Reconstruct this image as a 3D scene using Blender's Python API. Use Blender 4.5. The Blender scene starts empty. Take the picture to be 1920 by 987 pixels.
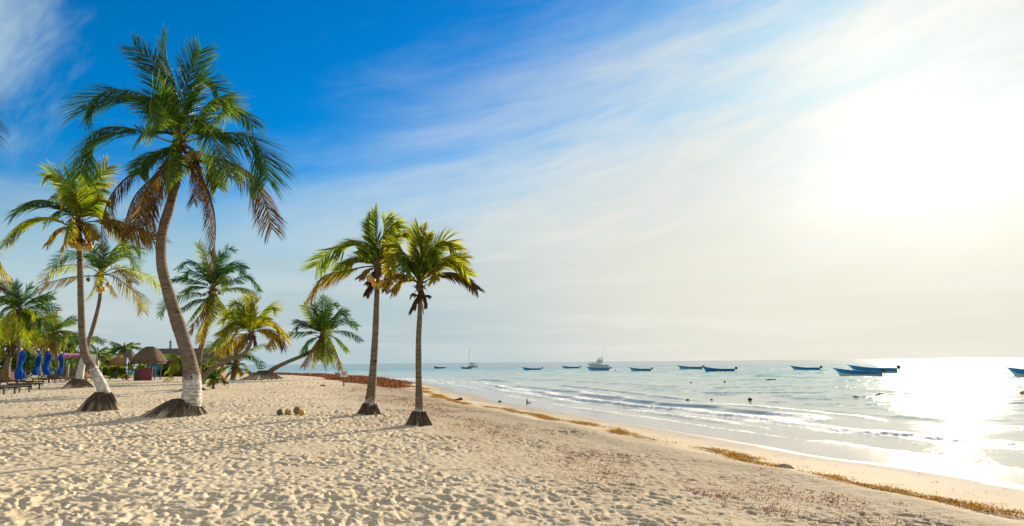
import bpy, bmesh, math, random
import numpy as np
from mathutils import Vector, Matrix

# ---------------------------------------------------------------- camera / light
SC = bpy.context.scene
COL = SC.collection
FPX, PCX, PCY = 1280.0, 960.0, 493.5            # focal length and centre in photo pixels (1920 x 987)
CAMZ, SEA = 1.6, -0.9
PITCH, ROLL = math.radians(8.277), math.radians(0.52)
_F = Vector((0, math.cos(PITCH), math.sin(PITCH)))
_R0 = Vector((1, 0, 0)); _U0 = Vector((0, -math.sin(PITCH), math.cos(PITCH)))
_R = _R0 * math.cos(ROLL) - _U0 * math.sin(ROLL)
_U = _U0 * math.cos(ROLL) + _R0 * math.sin(ROLL)
CAMP = Vector((0, 0, CAMZ))
cd = bpy.data.cameras.new('camera'); cam = bpy.data.objects.new('camera', cd); COL.objects.link(cam)
cd.sensor_width = 36; cd.lens = 36 * FPX / 1920; cd.clip_start = 0.1; cd.clip_end = 60000
cam.matrix_world = Matrix(((_R.x, _U.x, -_F.x, 0), (_R.y, _U.y, -_F.y, 0), (_R.z, _U.z, -_F.z, CAMZ), (0, 0, 0, 1)))
SC.camera = cam

def ray(px, py):
    d = _R * ((px - PCX) / FPX) - _U * ((py - PCY) / FPX) + _F
    return d
SUNDIR = ray(1738, 285).normalized()
SUN_EL = math.asin(SUNDIR.z); SUN_AZ = math.atan2(SUNDIR.x, SUNDIR.y)

SC.view_settings.view_transform = 'Standard'; SC.view_settings.look = 'None'
SC.view_settings.exposure = 0.95; SC.view_settings.gamma = 1.0; SC.view_settings.use_curve_mapping = False
SC.cycles.use_denoising = True
try: SC.cycles.denoiser = 'OPENIMAGEDENOISE'
except Exception: pass
SC.cycles.max_bounces = 6; SC.cycles.diffuse_bounces = 3; SC.cycles.glossy_bounces = 3
SC.cycles.transmission_bounces = 4; SC.cycles.sample_clamp_indirect = 6; SC.cycles.caustics_reflective = False
SC.cycles.caustics_refractive = False

sl = bpy.data.lights.new('sun', 'SUN'); sl.energy = 5.0; sl.angle = math.radians(0.5); sl.color = (1.0, 0.845, 0.635)
so = bpy.data.objects.new('sun', sl); COL.objects.link(so)
so.rotation_euler = (-SUNDIR).to_track_quat('-Z', 'Y').to_euler()

class NT:
    """thin helper to write node trees"""
    def __init__(s, nt):
        s.nt = nt; nt.nodes.clear()
    def n(s, t, **kw):
        x = s.nt.nodes.new(t)
        for k, v in kw.items(): setattr(x, k, v)
        return x
    def put(s, sock, v):
        if v is None: return
        if hasattr(v, 'is_linked') or isinstance(v, bpy.types.NodeSocket): s.nt.links.new(v, sock)
        elif isinstance(v, (tuple, list)) and len(v) == 3 and sock.type == 'RGBA': sock.default_value = (*v, 1)
        else: sock.default_value = v
    def m(s, op, a, b=None, c=None, clamp=False):
        x = s.n('ShaderNodeMath', operation=op); x.use_clamp = clamp
        s.put(x.inputs[0], a); s.put(x.inputs[1], b); s.put(x.inputs[2], c)
        return x.outputs[0]
    def sm(s, v, a, b, o0=0.0, o1=1.0):
        x = s.n('ShaderNodeMapRange', interpolation_type='SMOOTHSTEP')
        s.put(x.inputs[0], v); s.put(x.inputs[1], a); s.put(x.inputs[2], b); s.put(x.inputs[3], o0); s.put(x.inputs[4], o1)
        return x.outputs[0]
    def lin(s, v, a, b, o0=0.0, o1=1.0):
        x = s.n('ShaderNodeMapRange')
        s.put(x.inputs[0], v); s.put(x.inputs[1], a); s.put(x.inputs[2], b); s.put(x.inputs[3], o0); s.put(x.inputs[4], o1)
        return x.outputs[0]
    def mix(s, f, a, b, blend='MIX'):
        x = s.n('ShaderNodeMix', data_type='RGBA', blend_type=blend)
        s.put(x.inputs[0], f); s.put(x.inputs[6], a); s.put(x.inputs[7], b)
        return x.outputs[2]
    def noise(s, vec=None, scale=5.0, detail=4.0, rough=0.5, dist=0.0):
        x = s.n('ShaderNodeTexNoise'); s.put(x.inputs['Vector'], vec)
        x.inputs['Scale'].default_value = scale; x.inputs['Detail'].default_value = detail
        x.inputs['Roughness'].default_value = rough; x.inputs['Distortion'].default_value = dist
        return x.outputs[0]
    def comb(s, x, y, z=0.0):
        c = s.n('ShaderNodeCombineXYZ'); s.put(c.inputs[0], x); s.put(c.inputs[1], y); s.put(c.inputs[2], z)
        return c.outputs[0]
    def scalev(s, v, sc):
        x = s.n('ShaderNodeVectorMath', operation='MULTIPLY'); s.put(x.inputs[0], v); x.inputs[1].default_value = sc
        return x.outputs[0]
    def ramp(s, f, stops):
        x = s.n('ShaderNodeValToRGB'); s.put(x.inputs[0], f)
        e = x.color_ramp.elements
        while len(e) < len(stops): e.new(0.5)
        for k, (p, c) in zip(e, stops): k.position = p; k.color = (*c, 1)
        return x.outputs[0]
    def attr(s, name):
        return s.n('ShaderNodeAttribute', attribute_name=name).outputs['Fac']
    def bump(s, h, strength=0.5, dist=0.02, normal=None):
        x = s.n('ShaderNodeBump'); s.put(x.inputs['Height'], h); x.inputs['Strength'].default_value = strength
        x.inputs['Distance'].default_value = dist; s.put(x.inputs['Normal'], normal)
        return x.outputs[0]

# world: physical sky + thin cirrus and horizon haze, all by direction
w = bpy.data.worlds.new('World'); SC.world = w; w.use_nodes = True
T = NT(w.node_tree)
WS = 0.0527
sky = T.n('ShaderNodeTexSky', sky_type='NISHITA'); sky.sun_disc = False
sky.sun_elevation = SUN_EL; sky.sun_rotation = SUN_AZ; sky.air_density = 1.0; sky.dust_density = 0.4; sky.ozone_density = 3.0
tc = T.n('ShaderNodeTexCoord').outputs['Generated']
nrm = T.n('ShaderNodeVectorMath', operation='NORMALIZE'); T.put(nrm.inputs[0], tc)
sp = T.n('ShaderNodeSeparateXYZ'); T.put(sp.inputs[0], nrm.outputs[0])
el = T.m('MULTIPLY', T.m('ARCSINE', sp.outputs[2]), 57.2958)
az = T.m('MULTIPLY', T.m('ARCTAN2', sp.outputs[0], sp.outputs[1]), 57.2958)
dt = T.n('ShaderNodeVectorMath', operation='DOT_PRODUCT'); T.put(dt.inputs[0], nrm.outputs[0]); dt.inputs[1].default_value = SUNDIR
cs = dt.outputs['Value']; om = T.m('SUBTRACT', 1.0, cs)
CA, SA = math.cos(math.radians(13)), math.sin(math.radians(13))
uu = T.m('ADD', T.m('MULTIPLY', az, CA), T.m('MULTIPLY', el, SA))
vv = T.m('SUBTRACT', T.m('MULTIPLY', el, CA), T.m('MULTIPLY', az, SA))
n1 = T.noise(T.comb(T.m('MULTIPLY', uu, 0.030), T.m('MULTIPLY', vv, 0.13)), 1.0, 6.0, 0.55, 0.6)
n2 = T.noise(T.comb(T.m('MULTIPLY', uu, 0.10), T.m('MULTIPLY', vv, 0.55), 3.0), 1.0, 7.0, 0.6, 0.8)
n3 = T.noise(T.comb(T.m('MULTIPLY', az, 0.05), T.m('MULTIPLY', el, 0.55), 8.0), 1.0, 5.0, 0.55, 0.3)
s_ = T.m('ADD', T.m('SUBTRACT', az, T.m('MULTIPLY', el, 2.0)), 56.0)
s2 = T.m('ADD', s_, T.m('ADD', T.m('MULTIPLY', T.m('SUBTRACT', n1, 0.5), 44.0), T.m('MULTIPLY', T.m('SUBTRACT', n2, 0.5), 12.0)))
cm = T.m('MULTIPLY', T.sm(s2, -7.0, 43.0), T.sm(cs, -0.2, 0.5))
# loose cirrus patch high to the west side
g1 = T.m('ADD', T.m('POWER', T.m('DIVIDE', T.m('ADD', az, 38.8), 4.2), 2.0), T.m('POWER', T.m('DIVIDE', T.m('SUBTRACT', el, 23.5), 8.5), 2.0))
n4 = T.noise(T.comb(T.m('MULTIPLY', az, 0.20), T.m('MULTIPLY', T.m('ADD', el, T.m('MULTIPLY', az, -0.8)), 0.22), 5.0), 1.0, 8.0, 0.62, 0.45)
patch = T.m('MULTIPLY', T.sm(T.m('ADD', T.m('EXPONENT', T.m('MULTIPLY', g1, -0.8)), T.m('MULTIPLY', T.m('SUBTRACT', n4, 0.5), 1.5)), 0.22, 1.15), 0.70)
hz = T.sm(T.m('ADD', el, T.m('ADD', T.m('MULTIPLY', T.m('SUBTRACT', n3, 0.5), 9.0), T.m('MULTIPLY', T.m('SUBTRACT', n2, 0.5), 2.0))), 17.0, 3.0)
near = T.sm(cs, 0.74, 1.0)
hzcol = T.mix(near, (0.47, 0.585, 0.62), (0.84, 0.805, 0.69))
hzcol = T.mix(T.m('MULTIPLY', T.sm(n3, 0.42, 0.66), 0.55), hzcol, T.mix(near, (0.66, 0.70, 0.68), (0.90, 0.87, 0.77)))
clcol = T.mix(T.sm(cs, 0.55, 0.98), (0.54, 0.69, 0.77), (0.73, 0.75, 0.725))
clcol = T.mix(1.0, clcol, T.ramp(T.m('ADD', T.m('MULTIPLY', n2, .6), T.m('MULTIPLY', n1, .4)), [(0.36, (0.84, 0.93, 0.98)), (0.62, (1.06, 1.03, 1.0))]), 'MULTIPLY')
hs = T.n('ShaderNodeHueSaturation'); hs.inputs['Saturation'].default_value = 1.55; hs.inputs['Value'].default_value = 1.0; hs.inputs['Hue'].default_value = 0.5
T.put(hs.inputs['Color'], sky.outputs[0])
blue = T.mix(1.0, hs.outputs[0], (0.22, 1.38, 1.55), 'MULTIPLY')
up = lambda c: T.mix(1.0, c, (10.0, 10.0, 10.0), 'MULTIPLY')
c0 = T.mix(T.m('MAXIMUM', cm, patch), blue, up(clcol))
# pale veil added to the unseen sky behind the viewer, as neutral fill light
rear_fill = T.m('MULTIPLY', T.sm(sp.outputs[1], 0.25, -0.35), T.sm(n1, 0.25, 0.7, 0.65, 0.95))
c0 = T.mix(rear_fill, c0, (7.2, 7.0, 6.4))
c0 = T.mix(hz, c0, up(hzcol))
low = T.sm(el, 1.0, 13.0, 0.06, 1.0)
glow = T.m('ADD', T.m('MULTIPLY', T.m('EXPONENT', T.m('MULTIPLY', om, -64.0)), T.m('MULTIPLY', T.m('MULTIPLY', low, T.sm(n1, 0.2, 0.75, 0.6, 1.4)), 3.8)),
           T.m('MULTIPLY', T.m('EXPONENT', T.m('MULTIPLY', om, -14.0)), T.m('MULTIPLY', low, 0.6)))
gl = T.mix(1.0, T.comb(glow, glow, glow), (1.0, 0.95, 0.82), 'MULTIPLY')
c1 = T.mix(1.0, c0, gl, 'ADD')
bg = T.n('ShaderNodeBackground'); T.put(bg.inputs[0], c1); bg.inputs[1].default_value = WS
wo = T.n('ShaderNodeOutputWorld'); T.nt.links.new(bg.outputs[0], wo.inputs[0])

# ---------------------------------------------------------------- numpy noise
def hash2(ix, iy, seed):
    h = (ix.astype(np.int64) * 374761393 + iy.astype(np.int64) * 668265263 + seed * 1442695041) & 0xFFFFFFFF
    h = ((h ^ (h >> 13)) * 1274126177) & 0xFFFFFFFF
    h = ((h ^ (h >> 16)) * 2246822519) & 0xFFFFFFFF
    return ((h ^ (h >> 15)) & 0xFFFFFF) / float(0xFFFFFF)
def vnoise(x, y, seed=0):
    x = np.asarray(x, float); y = np.asarray(y, float)
    ix = np.floor(x); iy = np.floor(y); fx = x - ix; fy = y - iy
    fx = fx * fx * (3 - 2 * fx); fy = fy * fy * (3 - 2 * fy)
    a = hash2(ix, iy, seed); b = hash2(ix + 1, iy, seed); c = hash2(ix, iy + 1, seed); d = hash2(ix + 1, iy + 1, seed)
    return (a + (b - a) * fx) * (1 - fy) + (c + (d - c) * fx) * fy
def fbm(x, y, seed=0, octv=4, g=0.5):
    s = 0; a = 1; t = 0
    for k in range(octv):
        s = s + a * vnoise(x * 2 ** k + 17.3 * k, y * 2 ** k - 9.1 * k, seed + k); t += a; a *= g
    return s / t
def sstep(a, b, x):
    t = np.clip((x - a) / (b - a), 0, 1); return t * t * (3 - 2 * t)

# ---------------------------------------------------------------- terrain functions
SHY = np.array([-40, 0, 14, 18, 22, 26, 35, 43, 55, 72, 90, 110, 140, 165, 190, 230, 400, 9000.])
SHX = np.array([34.4, 16.7, 11.55, 10.2, 8.95, 7.45, 4.2, 1.5, -1.3, -5, -11, -20, -40, -70, -120, -300, -2500, -90000.])
_yy = np.linspace(-40, 300, 3401); _xx = np.interp(_yy, SHY, SHX)
_k = np.hanning(121); _k /= _k.sum()
_xs = np.convolve(np.pad(_xx, 60, mode='edge'), _k, 'valid')
_sl = np.gradient(_xs, _yy)
def shore_x(y): return np.where(y > 299, np.interp(y, SHY, SHX), np.interp(y, _yy, _xs))
def seaward(x, y):
    """signed metres seaward of the waterline (approximate)"""
    s = np.interp(y, _yy, _sl)
    s = np.maximum(s, -3.0)
    return (x - shore_x(y)) / np.sqrt(1 + s * s)
PU = np.array([-4000, -300, -60, -20, -6, 0, 3, 6, 8, 11, 15, 20, 60, 9000.])
PZ = np.array([-9, -8, -4.5, -2.1, -1.30, -0.90, -0.70, -0.48, -0.36, -0.16, -0.04, 0.0, 0.0, 0.0])
BUMPS = []
def terrain(x, y):
    x = np.asarray(x, float); y = np.asarray(y, float)
    u = -seaward(x, y)
    z = np.interp(u, PU, PZ)
    z = z + sstep(9, 18, u) * (fbm(x / 7.0, y / 7.0, 5, 3) - 0.5) * 0.16
    for (bx, by, h, r) in BUMPS:
        z = z + h * np.exp(-((x - bx) ** 2 + (y - by) ** 2) / (r * r))
    return z
def at(px, py, Y):
    d = ray(px, py); return CAMP + d * (Y / d.y)
def onplane(px, py, z):
    d = ray(px, py); return CAMP + d * ((z - CAMZ) / d.z)
def ground(px, py):
    """first hit of the pixel's ray with the beach"""
    d = ray(px, py); t0 = 3.0; t = t0
    while t < 3000:
        p = CAMP + d * t
        if p.z < float(terrain(p.x, p.y)): break
        t0 = t; t *= 1.01
    a, b = t0, t
    for _ in range(30):
        m = (a + b) / 2; p = CAMP + d * m
        if p.z < float(terrain(p.x, p.y)): b = m
        else: a = m
    return CAMP + d * b
def tz(x, y): return float(terrain(x, y))

# ---------------------------------------------------------------- object helpers
def mesh_obj(name, V, F, mat, parent=None, smooth=False, attrs=None, loc=None):
    me = bpy.data.meshes.new(name)
    me.from_pydata([tuple(v) for v in V], [], [tuple(f) for f in F]); me.update()
    o = bpy.data.objects.new(name, me); COL.objects.link(o)
    for mm in (mat if isinstance(mat, (list, tuple)) else [mat]): me.materials.append(mm)
    if smooth: me.polygons.foreach_set('use_smooth', [True] * len(me.polygons))
    for k, v in (attrs or {}).items():
        a = me.attributes.new(k, 'FLOAT', 'POINT'); a.data.foreach_set('value', np.asarray(v, np.float32))
    if loc is not None: o.location = loc
    if parent is not None: o.parent = parent
    return o
def empty(name, loc, label, cat, group=None, rz=0.0):
    o = bpy.data.objects.new(name, None); COL.objects.link(o); o.location = loc; o.rotation_euler = (0, 0, rz)
    o.empty_display_size = 0.2
    tag(o, label, cat, group); return o
def tag(o, label=None, cat=None, group=None, kind=None):
    if label: o['label'] = label
    if cat: o['category'] = cat
    if group: o['group'] = group
    if kind: o['kind'] = kind
    return o
def dup(root, loc, rz=None, label=None, group=None, scale=None):
    r = root.copy(); COL.objects.link(r); r.location = loc
    if rz is not None: r.rotation_euler = (0, 0, rz)
    if scale: r.scale = (scale,) * 3
    if label: r['label'] = label
    if group: r['group'] = group
    for ch in list(root.children):
        c = ch.copy(); COL.objects.link(c); c.parent = r
        for g in ch.children:
            d = g.copy(); COL.objects.link(d); d.parent = c
    return r
class MB:
    def __init__(s): s.V = []; s.F = []; s.A = {}
    def add(s, V, F):
        n = len(s.V); s.V += [Vector(v) for v in V]; s.F += [tuple(i + n for i in f) for f in F]; return s
    def box(s, c, d, rot=None, bev=0.0):
        hx, hy, hz = d[0] / 2, d[1] / 2, d[2] / 2; c = Vector(c)
        if bev > 0:
            b = min(bev, hx * .9, hy * .9, hz * .9); bm = bmesh.new(); bmesh.ops.create_cube(bm, size=1)
            for v in bm.verts: v.co = Vector((v.co.x * d[0], v.co.y * d[1], v.co.z * d[2]))
            bmesh.ops.bevel(bm, geom=bm.edges[:], offset=b, segments=2, affect='EDGES')
            bm.verts.index_update(); V = [v.co.copy() for v in bm.verts]; F = [[q.index for q in f.verts] for f in bm.faces]; bm.free()
        else:
            V = [Vector((sx * hx, sy * hy, sz * hz)) for sx in (-1, 1) for sy in (-1, 1) for sz in (-1, 1)]
            F = [(0, 1, 3, 2), (4, 6, 7, 5), (0, 4, 5, 1), (2, 3, 7, 6), (0, 2, 6, 4), (1, 5, 7, 3)]
        if rot is not None: V = [rot @ v for v in V]
        return s.add([v + c for v in V], F)
    def tube(s, P, R, n=8, cap=True, sq=None):
        P = [Vector(p) for p in P]; R = R if isinstance(R, (list, tuple)) else [R] * len(P)
        b = len(s.V); prev = None
        for i, p in enumerate(P):
            t = (P[min(i + 1, len(P) - 1)] - P[max(i - 1, 0)])
            t = t.normalized() if t.length > 1e-9 else Vector((0, 0, 1))
            a = prev if prev is not None else (Vector((1, 0, 0)) if abs(t.x) < .9 else Vector((0, 1, 0)))
            a = (a - t * a.dot(t)).normalized(); prev = a; c = t.cross(a)
            for k in range(n):
                q = 2 * math.pi * k / n; s.V.append(p + (a * math.cos(q) + c * math.sin(q)) * R[i])
        for i in range(len(P) - 1):
            for k in range(n):
                s.F.append((b + i * n + k, b + i * n + (k + 1) % n, b + (i + 1) * n + (k + 1) % n, b + (i + 1) * n + k))
        if cap:
            s.F.append(tuple(b + k for k in reversed(range(n)))); e = b + (len(P) - 1) * n; s.F.append(tuple(e + k for k in range(n)))
        return s
    def lathe(s, prof, c=(0, 0, 0), n=20, wob=None, cap=True):
        c = Vector(c); b = len(s.V)
        for i, (r, z) in enumerate(prof):
            for k in range(n):
                q = 2 * math.pi * k / n; rr = r * (wob(q, i / (len(prof) - 1)) if wob else 1)
                s.V.append(c + Vector((rr * math.cos(q), rr * math.sin(q), z)))
        for i in range(len(prof) - 1):
            for k in range(n):
                s.F.append((b + i * n + k, b + i * n + (k + 1) % n, b + (i + 1) * n + (k + 1) % n, b + (i + 1) * n + k))
        if cap:
            s.F.append(tuple(b + k for k in reversed(range(n)))); e = b + (len(prof) - 1) * n; s.F.append(tuple(e + k for k in range(n)))
        return s
    def ball(s, c, r, n=10, sq=(1, 1, 1)):
        pr = [(max(0.001, math.sin(math.pi * i / n)), -math.cos(math.pi * i / n)) for i in range(n + 1)]
        b = len(s.V); s.lathe(pr, (0, 0, 0), n + 4)
        for i in range(b, len(s.V)):
            v = s.V[i]; s.V[i] = Vector((v.x * r * sq[0], v.y * r * sq[1], v.z * r * sq[2])) + Vector(c)
        return s
    def build(s, name, mat, parent=None, smooth=False, attrs=None, loc=None):
        return mesh_obj(name, s.V, s.F, mat, parent, smooth, attrs, loc)

# ---------------------------------------------------------------- materials
def material(name):
    m = bpy.data.materials.new(name); m.use_nodes = True; t = NT(m.node_tree)
    t.out = t.n('ShaderNodeOutputMaterial'); return m, t
def principled(t, col, rough=0.8, normal=None, spec=None, metal=None):
    p = t.n('ShaderNodeBsdfPrincipled'); t.put(p.inputs['Base Color'], col); t.put(p.inputs['Roughness'], rough)
    if normal is not None: t.put(p.inputs['Normal'], normal)
    if spec is not None: t.put(p.inputs['Specular IOR Level'], spec)
    if metal is not None: p.inputs['Metallic'].default_value = metal
    return p
def done(t, sh): t.nt.links.new(sh if isinstance(sh, bpy.types.NodeSocket) else sh.outputs[0], t.out.inputs[0])
def objco(t): return t.n('ShaderNodeTexCoord').outputs['Object']
def simple(name, col, rough=0.7, var=0.25, scale=6.0, bump=0.0, metal=None, spec=None, stretch=None):
    m, t = material(name); co = objco(t)
    if stretch: co = t.scalev(co, stretch)
    n = t.noise(co, scale, 5, 0.6)
    lo = tuple(c * (1 - var) for c in col); hi = tuple(min(1, c * (1 + var)) for c in col)
    c = t.mix(t.sm(n, 0.3, 0.7), lo, hi)
    nm = t.bump(n, bump, 0.02) if bump else None
    done(t, principled(t, c, rough, nm, spec, metal)); return m

def mat_sand():
    m, t = material('beach_sand'); co = objco(t)
    wet = t.attr('wet'); berm = t.attr('berm'); weed = t.attr('weed')
    na = t.noise(co, 0.35, 5, 0.6); nb = t.noise(co, 9, 6, 0.7); nc = t.noise(co, 70, 3, 0.7)
    dry = t.mix(t.sm(na, 0.3, 0.7), (0.585, 0.482, 0.33), (0.665, 0.558, 0.395))
    dry = t.mix(t.m('MULTIPLY', t.sm(nb, 0.35, 0.75), 0.35), dry, (0.52, 0.415, 0.275))
    dry = t.mix(t.m('MULTIPLY', t.sm(nc, 0.55, 0.8), 0.3), dry, (0.36, 0.28, 0.18))
    dry = t.mix(t.m('MULTIPLY', berm, t.sm(nb, 0.2, 0.7, 0.55, 1.0)), dry, (0.30, 0.235, 0.155))
    wd = t.m('MULTIPLY', weed, t.sm(t.noise(co, 14, 5, 0.7), 0.54, 0.66))
    dry = t.mix(wd, dry, (0.26, 0.10, 0.035))
    wc = t.mix(t.sm(na, 0.3, 0.7), (0.33, 0.298, 0.245), (0.39, 0.352, 0.29))
    col = t.mix(t.sm(wet, 0.0, 0.55), dry, wc)
    rough = t.lin(t.sm(wet, 0.72, 1.0), 0, 1, 0.92, 0.11)
    spec = t.lin(t.sm(wet, 0.7, 1.0), 0, 1, 0.08, 0.5)
    bh = t.m('ADD', t.m('MULTIPLY', nb, 1.0), t.m('MULTIPLY', nc, 0.5))
    b = t.n('ShaderNodeBump'); t.put(b.inputs['Height'], bh); t.put(b.inputs['Strength'], t.lin(t.sm(wet, 0.0, 0.5), 0, 1, 0.55, 0.03)); b.inputs['Distance'].default_value = 0.03
    done(t, principled(t, col, rough, b.outputs[0], spec)); return m

def mat_water():
    m, t = material('sea_water'); co = t.n('ShaderNodeTexCoord').outputs['Object']
    foam = t.attr('foam'); dep = t.attr('depth')
    col = t.ramp(dep, [(0.0, (0.50, 0.47, 0.37)), (0.18, (0.45, 0.50, 0.42)), (0.38, (0.24, 0.47, 0.45)), (0.58, (0.06, 0.36, 0.42)), (0.78, (0.02, 0.24, 0.34)), (1.0, (0.015, 0.11, 0.20))])
    n1 = t.noise(t.scalev(co, (0.9, 1.6, 1)), 1.0, 5, 0.6, 0.3); n2 = t.noise(t.scalev(co, (0.10, 0.28, 1)), 1.0, 4, 0.55, 0.4)
    n3 = t.noise(co, 6.0, 4, 0.6)
    h = t.m('ADD', t.m('MULTIPLY', n1, 0.55), t.m('ADD', t.m('MULTIPLY', n2, 1.2), t.m('MULTIPLY', n3, 0.10)))
    b = t.n('ShaderNodeBump'); t.put(b.inputs['Height'], h); t.put(b.inputs['Strength'], t.sm(dep, 0.06, 0.30, 0.06, 0.65)); b.inputs['Distance'].default_value = 0.22
    wat = principled(t, col, t.lin(dep, 0.1, 0.4, 0.05, 0.12), b.outputs[0]); wat.inputs['IOR'].default_value = 1.33; t.put(wat.inputs['Specular IOR Level'], t.lin(dep, 0.3, 0.75, 0.5, 0.26))
    fn = t.noise(t.scalev(co, (1.0, 0.55, 1)), 5.0, 7, 0.72, 1.0)
    fm = t.sm(t.m('ADD', foam, t.m('MULTIPLY', t.m('SUBTRACT', fn, 0.5), 1.1)), 0.38, 0.66)
    fb = t.bump(t.noise(co, 18, 5, 0.7), 0.8, 0.05)
    fo = principled(t, (0.78, 0.79, 0.76), 0.7, fb, 0.08)
    mx = t.n('ShaderNodeMixShader'); t.put(mx.inputs[0], fm); t.nt.links.new(wat.outputs[0], mx.inputs[1]); t.nt.links.new(fo.outputs[0], mx.inputs[2])
    done(t, mx); return m

def mat_leaf():
    m, t = material('palm_leaflets')
    age = t.attr('age'); var = t.attr('tint')
    c = t.ramp(age, [(0.0, (0.012, 0.043, 0.011)), (0.25, (0.042, 0.112, 0.013)), (0.48, (0.25, 0.28, 0.018)), (0.66, (0.36, 0.25, 0.018)), (0.80, (0.13, 0.070, 0.022)), (1.0, (0.062, 0.034, 0.020))])
    c = t.mix(1.0, c, t.ramp(var, [(0, (0.62, 0.62, 0.62)), (1, (1.3, 1.3, 1.3))]), 'MULTIPLY')
    p = principled(t, c, 0.55, None, t.lin(age, 0.5, 0.85, 0.22, 0.03))
    tr = t.n('ShaderNodeBsdfTranslucent'); t.put(tr.inputs[0], t.mix(1.0, c, (1.35, 1.5, 0.5), 'MULTIPLY'))
    mx = t.n('ShaderNodeMixShader'); t.put(mx.inputs[0], t.m('MULTIPLY', t.lin(age, 0.15, 0.40, 0.26, 0.55), t.lin(age, 0.55, 0.85, 1.0, 0.3)))
    t.nt.links.new(p.outputs[0], mx.inputs[1]); t.nt.links.new(tr.outputs[0], mx.inputs[2]); done(t, mx); return m

def mat_trunk():
    m, t = material('palm_bark'); co = objco(t)
    v = t.attr('along'); paint = t.attr('paint')
    n = t.noise(co, 9, 6, 0.65); n2 = t.noise(t.scalev(co, (5, 5, 28)), 1.0, 4, 0.6); n5 = t.noise(co, 1.6, 4, 0.6)
    ring = t.m('SINE', t.m('ADD', t.m('MULTIPLY', v, 62.0), t.m('MULTIPLY', n, 3.0)))
    base = t.mix(t.sm(n5, 0.3, 0.7), (0.145, 0.112, 0.080), (0.23, 0.182, 0.132))
    base = t.mix(t.sm(n2, 0.42, 0.70), base, (0.085, 0.062, 0.044))
    base = t.mix(t.m('MULTIPLY', t.sm(ring, 0.55, 1.0), t.sm(n, .38, .66, .05, .6)), base, (0.09, 0.062, 0.044))
    scar = t.noise(t.scalev(co, (2.2, 2.2, 5.0)), 1.0, 2, 0.4)
    base = t.mix(t.m('MULTIPLY', t.sm(scar, 0.66, 0.72), 0.8), base, (0.04, 0.03, 0.025))
    pm = t.m('MULTIPLY', t.sm(t.m('ADD', paint, t.m('MULTIPLY', t.m('SUBTRACT', n, 0.5), 0.7)), 0.40, 0.62), t.sm(t.m('ADD', n2, t.m('MULTIPLY', n5, 0.4)), 0.84, 0.64, 0.40, 1.0))
    white = t.mix(t.sm(n, 0.35, 0.65), (0.40, 0.37, 0.32), (0.68, 0.66, 0.61))
    white = t.mix(t.m('MULTIPLY', t.sm(ring, 0.6, 1.0), t.sm(n, .4, .65, .05, .35)), white, (0.34, 0.30, 0.25))
    c = t.mix(pm, base, white)
    hgt = t.m('ADD', t.m('MULTIPLY', ring, 0.22), t.m('MULTIPLY', n2, 1.0))
    done(t, principled(t, c, 0.9, t.bump(hgt, 0.7, 0.025), 0.2)); return m

def mat_roots():
    m, t = material('root_fibres'); co = objco(t)
    ang = t.attr('ang'); hh = t.attr('high')
    n = t.noise(t.comb(t.m('MULTIPLY', ang, 26.0), t.m('MULTIPLY', hh, 2.2)), 1.0, 6, 0.65, 0.5); nb = t.noise(co, 5, 5, 0.65)
    c = t.ramp(n, [(0.30, (0.022, 0.016, 0.013)), (0.48, (0.085, 0.062, 0.045)), (0.68, (0.24, 0.19, 0.14))])
    sand = t.mix(t.sm(nb, 0.3, 0.7), (0.40, 0.32, 0.215), (0.50, 0.405, 0.28))
    f = t.sm(t.m('ADD', hh, t.m('ADD', t.m('MULTIPLY', t.m('SUBTRACT', nb, 0.5), 0.55), t.m('MULTIPLY', t.m('SUBTRACT', n, 0.5), 1.1))), 0.30, 0.66)
    c = t.mix(f, sand, c)
    done(t, principled(t, c, 0.95, t.bump(n, 1.0, 0.06), 0.1)); return m

def mat_thatch(col=(0.16, 0.115, 0.075)):
    m, t = material('palm_thatch'); co = objco(t)
    n = t.noise(t.scalev(co, (9, 9, 1.2)), 1.0, 6, 0.7); n2 = t.noise(co, 1.5, 4, 0.6)
    c = t.mix(t.sm(n, 0.3, 0.7), tuple(x * 0.5 for x in col), tuple(x * 1.35 for x in col))
    c = t.mix(t.m('MULTIPLY', t.sm(n2, 0.4, 0.7), 0.5), c, tuple(x * 0.7 for x in col))
    done(t, principled(t, c, 0.95, t.bump(n, 1.0, 0.08), 0.1)); return m

def mat_weed(name, a, b, c3):
    m, t = material(name); v = t.attr('tint')
    c = t.ramp(v, [(0.0, a), (0.5, b), (1.0, c3)])
    p = principled(t, c, 0.75, None, 0.3); tr = t.n('ShaderNodeBsdfTranslucent'); t.put(tr.inputs[0], c)
    mx = t.n('ShaderNodeMixShader'); mx.inputs[0].default_value = 0.3
    t.nt.links.new(p.outputs[0], mx.inputs[1]); t.nt.links.new(tr.outputs[0], mx.inputs[2]); done(t, mx); return m

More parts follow.
